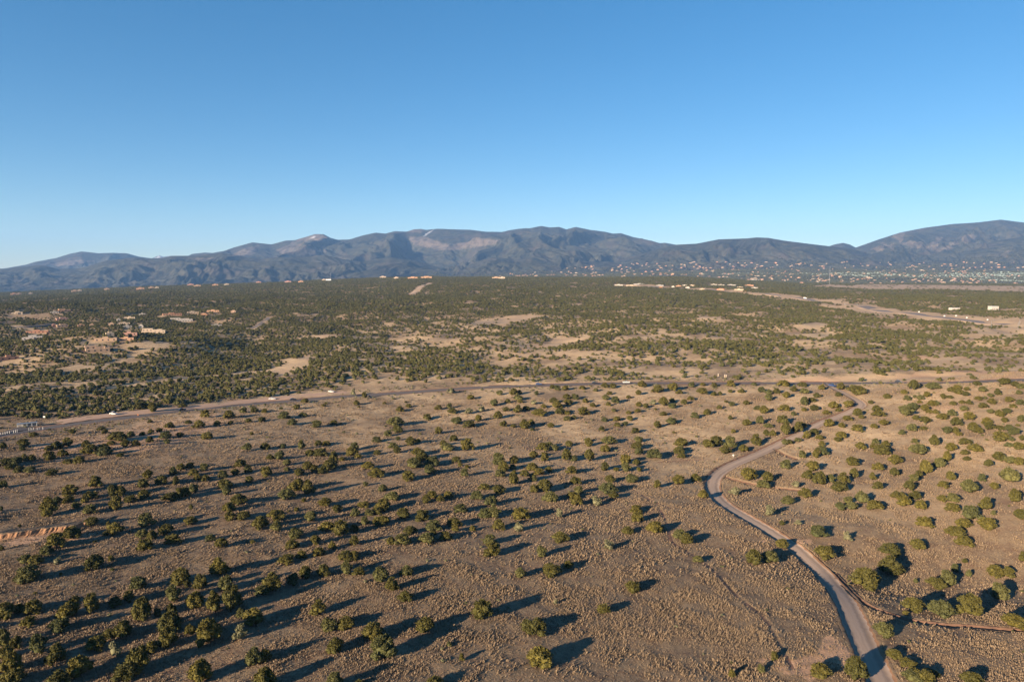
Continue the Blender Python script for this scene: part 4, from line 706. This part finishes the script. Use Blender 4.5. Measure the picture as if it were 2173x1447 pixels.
# grass tufts and low shrubs of the near grassland
def tuft(seed, m, k=7, h=.5, r=.28):
    rn = np.random.RandomState(seed); V = []; Fc = []
    for i in range(k):
        a_ = rn.uniform(0, 6.28); b0 = rn.uniform(0, r*.5); t_ = rn.uniform(.3, 1.0)*r*1.5; hh = h*rn.uniform(.6, 1.1); w = r*.42
        cx, cy = math.cos(a_)*b0, math.sin(a_)*b0; ex, ey = cx+math.cos(a_)*t_, cy+math.sin(a_)*t_
        p_ = (-math.sin(a_)*w, math.cos(a_)*w); n = len(V)
        V += [(cx-p_[0], cy-p_[1], -.05), (cx+p_[0], cy+p_[1], -.05), (ex+p_[0]*.3, ey+p_[1]*.3, hh), (ex-p_[0]*.3, ey-p_[1]*.3, hh*.9)]
        Fc += [(n, n+1, n+2, n+3)]
    return mesh('tuft', V, Fc, [m])
tf = [tuft(i, M['straw']) for i in range(5)]
sage = [crown('s', 500+i, 6, 120, M['pale'], lobe_r=(.3,.45), leaf=.2) for i in range(3)]+[crown('s', 510+i, 6, 120, M['pine'], lobe_r=(.3,.45), leaf=.2) for i in range(2)]
cG = proto_collection('grass_forms', tf+sage)
P = []; S = []; Q = []
for y0, y1, cell, sc_ in ((95, 190, .43, .64), (190, 310, .72, .92), (310, 480, 1.3, 1.35)):
    X, Y = seg(y0, y1, cell, .84)
    ptc = fbm(X/9, Y/9, 3, 81)*1.0+fbm(X/38, Y/38, 2, 82)*1.0
    k = rs.rand(len(X)) < np.clip(.74+ptc, .15, .98); X, Y = X[k], Y[k]
    k = (dirt.dist(X, Y, 8) > 3.9) & (paved.dist(X, Y, 12) > 7) & (pull.dist(X, Y, 12) > 7); X, Y = X[k], Y[k]
    for L in ditches+trails: k = L.dist(X, Y, 4) > (1.5 if L in ditches else .55); X, Y = X[k], Y[k]
    Z = height(X, Y); c_ = np.zeros(len(X)); n = len(X); z2 = carve(X, Y) if y0 < 500 else c_
    s_ = rs.uniform(.45, 1.1, n)**1.2*1.35*sc_*(.85+.5*np.clip(fbm(X/9, Y/9, 3, 81), -.4, .8))
    P.append(np.stack([X, Y, Z-z2], 1)); S.append(np.stack([s_, s_, s_*rs.uniform(.6, 1.05, n)/math.sqrt(sc_)], 1)); Q.append(np.stack([rs.uniform(0, 6.28, n), rs.randint(0, 5, n)], 1)); print('tufts', n)
P = np.concatenate(P); S = np.concatenate(S); Q = np.concatenate(Q)
scatter('dry_grass', P, S, Q, cG, kind='stuff', label='tufts of dry straw coloured grass over the open ground')
P = []; S = []; Q = []
X, Y = seg(95, 560, 4.2, .84); k = rs.rand(len(X)) < np.clip(.05+.25*np.clip(fbm(X/22, Y/22, 3, 91)-.1, 0, 1), 0, 1)
pd = paved.dist(X, Y, 60); k |= (pd < 24) & (pd > 8) & (rs.rand(len(X)) < .75)
k &= (dirt.dist(X, Y, 8) > 4.5) & (pull.dist(X, Y, 20) > 8) & (pd > 8) & (masks(X, Y, height(X, Y, False))[3] < .5); X, Y = X[k], Y[k]; n = len(X); Z = height(X, Y); s_ = rs.uniform(.25, .75, n)*np.where(Y > 330, 1.7, 1)
scatter('low_sagebrush', np.stack([X, Y, Z-.05], 1), np.stack([s_, s_, s_*.7], 1), np.stack([rs.uniform(0, 6.28, n), rs.choice([5,6,7,5,8,9], n)], 1), cG, kind='stuff', label='low grey-green brush along the roads and in the grass')
X = X  # sagebrush belt done

# ---------------------------------------------------------------- buildings
def house_parts(root, w, colr, blocks, windows=True, roofm=None):
    """blocks: (x0,x1,y0,y1,h) in fractions of w; front faces the camera (-y)"""
    wl = MB(); rf = MB()
    for (x0, x1, y0, y1, h) in blocks:
        x0, x1, y0, y1 = x0*w, x1*w, y0*w, y1*w; t = .45
        wl.box(x0, x1, y0, y1, -2.5, h-.5, .0)
        for a_ in ((x0, x1, y0, y0+t), (x0, x1, y1-t, y1), (x0, x0+t, y0+t, y1-t), (x1-t, x1, y0+t, y1-t)): wl.box(*a_, h-.5, h)
        rf.box(x0+t+.01, x1-t-.01, y0+t+.01, y1-t-.01, h-.48, h-.3)
    wl.build('wall', STUCCO[colr], root); rf.build('roof', roofm or M['roofgrey'], root)
    if windows:
        for (x0, x1, y0, y1, h) in blocks:
            x0, x1, y0 = x0*w, x1*w, y0*w; n = max(1, int((x1-x0)/4.5))
            for i in range(n):
                cx = x0+(i+.5)*(x1-x0)/n; zz = h-2.6 if h < 4.5 else h-3.0
                b = MB().box(cx-.75, cx+.75, y0-.06, y0+.1, zz, zz+1.35); b.build('window', M['glass'], root)
def put(px, py): X, Y, Z, T_ = cast([px], [py]); return float(X[0]), float(Y[0]), float(Z[0])
HB = {'L': [(-.5,.1,0,.32,3.6),(.1,.5,.08,.4,4.4),(-.2,.2,.18,.5,5.6)], 'long': [(-.5,.5,0,.2,3.4),(-.15,.12,.06,.26,4.8)], 'box': [(-.5,.5,0,.6,4.2),(-.2,.3,.1,.5,5.6)],
      'tier': [(-.5,.5,0,.25,3.6),(-.5,-.05,.25,.5,6.8),(-.05,.35,.22,.45,5.4),(.3,.5,.05,.3,4.6)]}
def face(x, y): return -math.atan2(x, y)
for (px, py, wpx, colr, shp, lab) in HOUSES:
    x, y, z = put(px, py); w = wpx/F*y
    t = thing('adobe_house', (x, y, z), face(x, y)+.15*math.sin(px), lab, 'house', 'flat-roofed houses on the wooded left slope')
    house_parts(t, w, colr, HB[shp])
for (px, py, wpx, colr, shp, lab, rm) in HWHOUSES:
    x, y, z = put(px, py); w = wpx/F*y
    t = thing('flat_roofed_building', (x, y, z), face(x, y)+.2*math.sin(px*3), lab, 'building', 'buildings along the highway')
    house_parts(t, w, colr, [(q[0], q[1], q[2], q[3], q[4]*1.1) for q in HB[shp]], True, M['redroof'] if rm else None)
# two white buildings below the highway
for (px, py, w, h, d, lab) in ((2029,659,17.5,5.0,12,'long low white flat-roofed building among the trees beyond the highway'), (2112,660,15.5,9.5,12,'tall boxy white building, rightmost of the two beyond the highway')):
    x, y, z = put(px, py); w *= y/F; h *= y/F; t = thing('white_building', (x, y, z), .1, lab, 'building')
    b = MB().box(-w/2, w/2, 0, d, -2, h); b.build('wall', STUCCO['white'], t); MB().box(-w/2-.2, w/2+.2, -.2, d+.2, h+.01, h+.5).build('roof', M['white'], t)
    for i in range(4): MB().box(-w/2+w*(i+.3)/4, -w/2+w*(i+.7)/4, -.05, .2, h*.25, h*.5).build('window', M['glass'], t)
# the far town: small adobe houses, one object each for the largest
rt = np.random.RandomState(77); town = []
while len(town) < 470:
    px = rt.uniform(1060, 2190); v = rt.rand(); lo = np.interp(px, [1060,1200,1300,1500,1900,2190], [588,586,588,593,603,604]); hi_ = np.interp(px, [1060,1150,1350,1550,1800,2190], [584,574,555,556,556,556])
    py = lo-(lo-hi_)*v**1.2
    if rt.rand() < np.interp(px, [1060,1300,1600,1800,2190], [.35,.55,.8,.9,.6]): town.append((px, py))
town = np.array(town); tx, ty, tz, tt = cast(town[:, 0], town[:, 1], 9500)
okk = (ty > 4700) & (ty < 9300); tx, ty, tz, town = tx[okk], ty[okk], tz[okk], town[okk]
key = np.argsort(ty)
def tmesh(i, colr):
    rn = np.random.RandomState(i); b = MB(); b.box(-.5, .15, -.25, .25, -.15, .20); b.box(.05, .5, -.18, .3, -.15, .26); b.box(-.2, .2, -.05, .28, .19, .36)
    return mesh('far_house', b.v, b.f, [STUCCO[colr]])
TM = [tmesh(i, c) for i, c in enumerate(['tan','peach','tan','pale','pink','tan','peach','salmon'])]
rest = [[], [], []]
for q, i in enumerate(key):
    w = rt.uniform(16, 38)
    if q < 240:
        ci_ = rt.randint(8); o = obj('far_house', TM[ci_]); o.location = (tx[i], ty[i], tz[i]+1.5); o.rotation_euler = (0, 0, rt.uniform(-.5, .5)); o.scale = (w, w*.8, 20)
        o['label'] = 'tiny %s house in the far town, %s percent across, %s percent up' % (['tan','peach','tan','pale','pink','tan','peach','salmon'][ci_], words(town[i, 0]/21.73), words(100-town[i, 1]/14.47)); o['category'] = 'house'; o['group'] = 'houses of the far town'
    else: rest[0].append((tx[i], ty[i], tz[i]+1.5)); rest[1].append((w, w*.8, 20)); rest[2].append((rt.uniform(-.5,.5), rt.randint(8)))
scatter('distant_houses', rest[0], rest[1], rest[2], proto_collection('far_house_forms', TM), kind='stuff', label='farthest houses of the town on the slope')
for (px, py, w, colr) in ((30,622,26,'peach'),(41,622,22,'pale'),(66,621,16,'white'),(160,616,30,'pale'),(170,615,20,'white'),(228,612,24,'pale'),(299,611,34,'peach'),(322,609,24,'pale'),(334,609,18,'white'),(406,602,34,'pink'),(420,605,34,'tan'),(458,603,30,'peach'),(482,602,26,'white'),(550,597,30,'pink'),(612,596,34,'pink'),(639,596,26,'peach'),(688,592,20,'white'),(813,586,36,'white'),(841,588,24,'white'),(876,588,50,'peach'),(905,587,56,'peach'),(1052,588,40,'pale'),(1065,588,30,'white')):
    X, Y, Z, _ = cast([px], [py+4]); x, y, z = float(X[0]), min(float(Y[0]), 4150), 0; x = (px-1086)/F*y; z = float(height(x, y, False))
    o = obj('far_house', TM[{'tan':0,'peach':1,'pale':2,'white':3,'pink':4}[colr]]); o.location = (x, y, z+4); o.scale = (w, w*.6, 22); o.rotation_euler = (0, 0, face(x, y))
    o['label'] = 'small %s house on the mesa rim below the mountains, %s percent across the photo' % (colr, words(px/21.73)); o['category'] = 'house'; o['group'] = 'houses along the mesa rim'

# ---------------------------------------------------------------- masts, poles, posts
def mast(px, py, hgt, r, lab, guys):
    x, y, z = put(px, py); t = thing('radio_mast', (x, y, z), .3, lab, 'radio mast')
    b = MB(); legs = [(math.cos(a_)*r, math.sin(a_)*r) for a_ in (0, 2.09, 4.19)]
    for lx, ly in legs: MB().tube((lx, ly, -1), (lx*.7, ly*.7, hgt), r*.13, r*.11, 5).build('leg', M['metal'], t)
    n = int(hgt/4)
    for i in range(n):
        for j in range(3):
            p, q = legs[j], legs[(j+1) % 3]; f0 = 1-.3*i/n; f1 = 1-.3*(i+1)/n
            b.tube((p[0]*f0, p[1]*f0, i*4), (q[0]*f1, q[1]*f1, i*4+4), r*.08, r*.08, 4)
    b.build('bracing', M['metal'], t)
    if guys:
        for a_ in (0.5, 2.6, 4.7):
            MB().tube((0, 0, hgt*.85), (math.cos(a_)*hgt*.5, math.sin(a_)*hgt*.5, 0), .12, .12, 4).build('guy_wire', M['metal'], t)
mast(1760, 604, 100, 1.8, 'tall thin grey radio mast on the pale bare terrace before the town', True)
mast(702, 594, 44, 2.2, 'short pale lattice mast beside a white shed on the mesa rim', False)
x, y, z = put(700, 596); t = thing('equipment_shed', (x-8, y, z), 0, 'small white equipment shed at the foot of the lattice mast', 'shed')
MB().box(-14, 14, 0, 10, -2, 9).build('wall', M['white'], t); MB().box(-14.5, 14.5, -.5, 10.5, 9.01, 9.6).build('roof', M['roofgrey'], t)
for (px, py, h, lab) in ((2103,697,12,'grey street lamp standing beside the blue car on the highway'), (2160,700,12,'rightmost pair lamp post, grey, at the right edge of the highway'), (2163,690,12,'grey lamp post across the highway from the rightmost one')):
    x, y, z = put(px, py); t = thing('street_lamp', (x, y, z), 0, lab, 'street lamp', 'street lamps by the highway')
    MB().tube((0,0,-.5), (0,0,h), .28, .14, 8).build('pole', M['metal'], t); MB().tube((0,0,h-.2), (2.4,0,h+.5), .1, .08, 6).build('arm', M['metal'], t)
    MB().box(2.1, 3.2, -.25, .25, h+.4, h+.62).build('lamp_head', M['lamp'], t)
x, y, z = put(1556, 970); t = thing('marker_post', (x, y, z), .2, 'small white marker post beside the bend of the dirt road', 'post')
MB().box(-.09, .09, -.09, .09, -.2, 1.0).build('post', M['white'], t); MB().box(-.38, .38, -.2, .2, 1.01, 1.55, .05).build('marker_head', M['white'], t)
for i, (px, py) in enumerate(((1538,801),(1541,801.5),(1524,799))):
    x, y, z = put(px, py); t = thing('boundary_post', (x, y, z), 0, ['left','right','separate shorter'][i]+' pale post in the grass north of the paved road', 'post', 'pale posts north of the paved road')
    MB().tube((0,0,-.3), (0,0,2.2), .32, .28, 8).build('post', STUCCO['pale'], t); MB().box(-.36, .36, -.36, .36, 2.21, 2.35).build('cap', M['white'], t)
for i, (zx, zy) in enumerate(((10,612),(35,608),(60,603),(85,597),(112,592),(138,590),(158,585),(180,580),(200,578),(335,558),(360,553),(385,550),(430,553),(455,550),(495,548))):
    x, y, z = put(zx/5.4325, 810+zy/5.4325); t = thing('bollard', (x, y, z), 0, '%s white post of the row between the road and the parking area' % ['leftmost','second','third','fourth','fifth','sixth','seventh','eighth','ninth','tenth','eleventh','twelfth','thirteenth','fourteenth','last'][i], 'bollard', 'white posts beside the parking area')
    MB().tube((0,0,-.3), (0,0,1.15), .12, .11, 8).build('post', M['white'], t); MB().tube((0,0,1.16), (0,0,1.25), .15, .1, 8).build('cap', STUCCO['pale'], t)
# parking pull-off with a long grey shelter
q = cast(np.array([0,18,70,95,60,20,-30.]), np.array([922,912.5,897,893.5,911,918,930.]))
pk = mesh('parking_area', np.stack([q[0], q[1], q[2]+.12], 1), [(0,1,2,3,4,5,6)], [M['asphalt']])
obj('parking_area', pk, kind='structure')
x, y, z = put(58, 905); x2, y2, z2 = put(36, 907); ang = math.atan2(put(80,903.5)[1]-y2, put(80,903.5)[0]-x2); ln = math.hypot(put(80,903.5)[0]-x2, put(80,903.5)[1]-y2)
t = thing('grey_shelter', (x, y, z), ang, 'long low grey metal shelter at the end of the parking area', 'shelter')
MB().box(-ln/2, ln/2, -1.6, 1.6, 1.75, 1.95).build('roof', M['metal'], t); MB().box(-ln/2+.1, ln/2-.1, 1.3, 1.45, -.3, 1.74).build('back_wall', M['metal'], t)
MB().box(-ln/2+.4, ln/2-.4, -.2, 1.2, -.3, .9).build('bench_box', STUCCO['grey'], t)
for i in range(5): 
    xx = -ln/2+.3+i*(ln-.6)/4; MB().box(xx-.12, xx+.12, -1.5, -1.26, -.4, 1.74).build('post', M['white'], t)
for (px, py, lab) in ((190,879.5,'small white sign on a post in the brush above the pullout, left one'), (382,859.5,'small white sign on a post above the pullout near the black car'), (94,889,'small white sign on a post beyond the grey shelter')):
    x, y, z = put(px, py); t = thing('road_sign', (x, y, z), 0, lab, 'sign', 'small signs beside the pullout')
    MB().box(-.06, .06, -.06, .06, -.3, 1.6).build('post', M['metal'], t); MB().box(-.55, .55, -.1, -.06, 1.0, 1.8).build('panel', M['white'], t)
x, y, z = put(293, 881.5); t = thing('traffic_cone', (x, y, z), 0, 'small orange traffic cone on the red dirt pullout', 'cone')
MB().box(-.3, .3, -.3, .3, 0, .06).build('base', M['orange'], t); MB().tube((0,0,.061), (0,0,.95), .24, .05, 10).build('cone', M['orange'], t)
for i, (px, py) in enumerate(((1950,662.5),(2004,671.5),(2029,671),(2052,675),(2096,679.5),(1820,667))):
    x, y, z = put(px, py); t = thing('utility_box', (x, y, z), .1*i, ['leftmost white utility box on the sandy verge above the highway','second white utility box on the highway verge','third and largest white utility box on the highway verge','fourth white utility box on the highway verge','rightmost white utility box just left of the first street lamp','white utility box below the highway among the trees'][i], 'utility box', 'white boxes beside the highway')
    MB().box(-1.1, 1.1, -.8, .8, -.3, 1.9).build('cabinet', M['white'], t); MB().box(-1.25, 1.25, -.95, .95, 1.91, 2.05).build('lid', M['lamp'], t)

# ---------------------------------------------------------------- vehicles
def vehicle(px, py, line, paint, label, kind='car', off=2.0, flip=False, cat=None):
    x, y, z = put(px, py)
    if line is not None:
        p = line.p; k = int(np.argmin(np.hypot(p[:, 0]-x, p[:, 1]-y))); k = min(max(k, 1), len(p)-2)
        d = p[k+1]-p[k-1]; ang = math.atan2(d[1], d[0])
    else: ang = off
    t = thing({'car':'parked_car','suv':'parked_car','pickup':'pickup_truck','truck':'box_truck'}[kind], (x, y, z+(.62 if line is hiway else .12)), ang+(math.pi if flip else 0), label, cat or ('car' if kind in ('car','suv') else 'truck'))
    m = M[paint]
    if kind in ('car', 'suv'):
        H_ = 1.45 if kind == 'car' else 1.75
        MB().prism([(-2.25,.35),(2.25,.35),(2.3,.62),(2.15,.85),(1.1,.98),(-2.1,1.0),(-2.3,.8)], -.88, .88).build('body', m, t)
        b = MB(); b.prism([(-1.75,1.001),(1.05,.985),(.35,H_-.04),(-1.2,H_-.04)], -.78, .78).build('window', M['glass'], t)
        MB().prism([(-1.22,H_-.035),(.36,H_-.035),(.25,H_+.03),(-1.1,H_+.03)], -.76, .76).build('roof', m, t)
        wx = 1.4
    elif kind == 'pickup':
        MB().prism([(-2.7,.45),(2.7,.45),(2.75,.8),(2.6,1.05),(1.3,1.15),(-.75,1.15),(-.75,1.14),(-2.75,1.14)], -.95, .95).build('body', m, t)
        MB().prism([(-.9,1.16),(1.25,1.16),(.7,1.8),(-.75,1.8)], -.84, .84).build('window', M['glass'], t)
        MB().box(-.8, .72, -.82, .82, 1.81, 1.88).build('roof', m, t); MB().box(-2.6, -1.0, -.75, .75, 1.145, 1.19).build('truck_bed', M['black'], t); wx = 1.75
    else:
        MB().box(-5.5, 2.6, -1.25, 1.25, 1.0, 4.1).build('cargo_box', m, t); MB().prism([(2.75,.6),(4.9,.6),(4.9,1.7),(4.3,2.9),(2.75,2.9)], -1.15, 1.15).build('cab', m, t)
        MB().prism([(4.35,1.8),(4.95,1.72),(4.36,2.8)], -1.0, 1.0).build('window', M['glass'], t); wx = 3.4
    for sx in (-wx, wx):
        for sy in (-1, 1): MB().tube((sx, sy*.72, .33), (sx, sy*.93, .33), .34, .34, 12).build('wheel', M['rubber'], t)
    fx = {'car':2.28,'suv':2.28,'pickup':2.74,'truck':4.91}[kind]
    for sy in (-.6, .6): MB().box(fx-.03, fx+.02, sy-.16, sy+.16, .66, .80).build('headlight', M['lamp'], t)
    return t
vehicle(241, 880, None, 'white', 'white car parked on the red dirt pullout, leftmost vehicle', 'suv', off=-.3)
vehicle(386, 871.5, paved, 'black', 'black car driving on the paved road below the leftmost thicket', 'suv')
vehicle(578, 848, None, 'white', 'white car parked at the edge of the pullout below dense junipers', 'car', off=.1)
vehicle(622, 849.5, paved, 'black', 'dark car on the paved road just right of the white parked one', 'car')
vehicle(703, 832.5, None, 'white', 'white car parked at the right end of the red pullout', 'car', off=-.3)
vehicle(1143, 816.5, paved, 'blue', 'blue car on the paved road above the pale brush', 'car')
vehicle(1262, 814, paved, 'black', 'dark car with light front on the paved road behind shrubs', 'car')
vehicle(1329, 813, paved, 'white', 'white pickup truck on the paved road near the middle', 'pickup')
vehicle(1766, 820, None, 'blue', 'dark blue pickup waiting where the dirt road meets the paved road', 'pickup', off=1.9)
vehicle(1906, 812, paved, 'black', 'black car on the paved road below the orange cutting', 'suv')
vehicle(1709, 634.5, hiway, 'white', 'white box truck on the far highway', 'truck')
vehicle(1793, 647, hiway, 'white', 'small white car on the highway, left of two white ones', 'car')
vehicle(1819, 647, hiway, 'white', 'small white car on the highway, right of two white ones', 'car')
vehicle(2106, 689, hiway, 'blue', 'blue car on the highway beside the first street lamp', 'car')

# ---------------------------------------------------------------- haze
hb = MB(); hb.box(-24000, 24000, -900, 21500, -900, 1200)
hz = bpy.data.materials.new('haze_air'); hz.use_nodes = True; nt = hz.node_tree; nt.nodes.clear()
pv = nt.nodes.new('ShaderNodeVolumePrincipled'); pv.inputs['Color'].default_value = (.26, .52, 1.0, 1); pv.inputs['Density'].default_value = HAZE_DENSITY
pv.inputs['Anisotropy'].default_value = 0.0
mo = nt.nodes.new('ShaderNodeOutputMaterial'); nt.links.new(pv.outputs[0], mo.inputs['Volume'])
hb.build('haze', hz, None, kind='stuff')
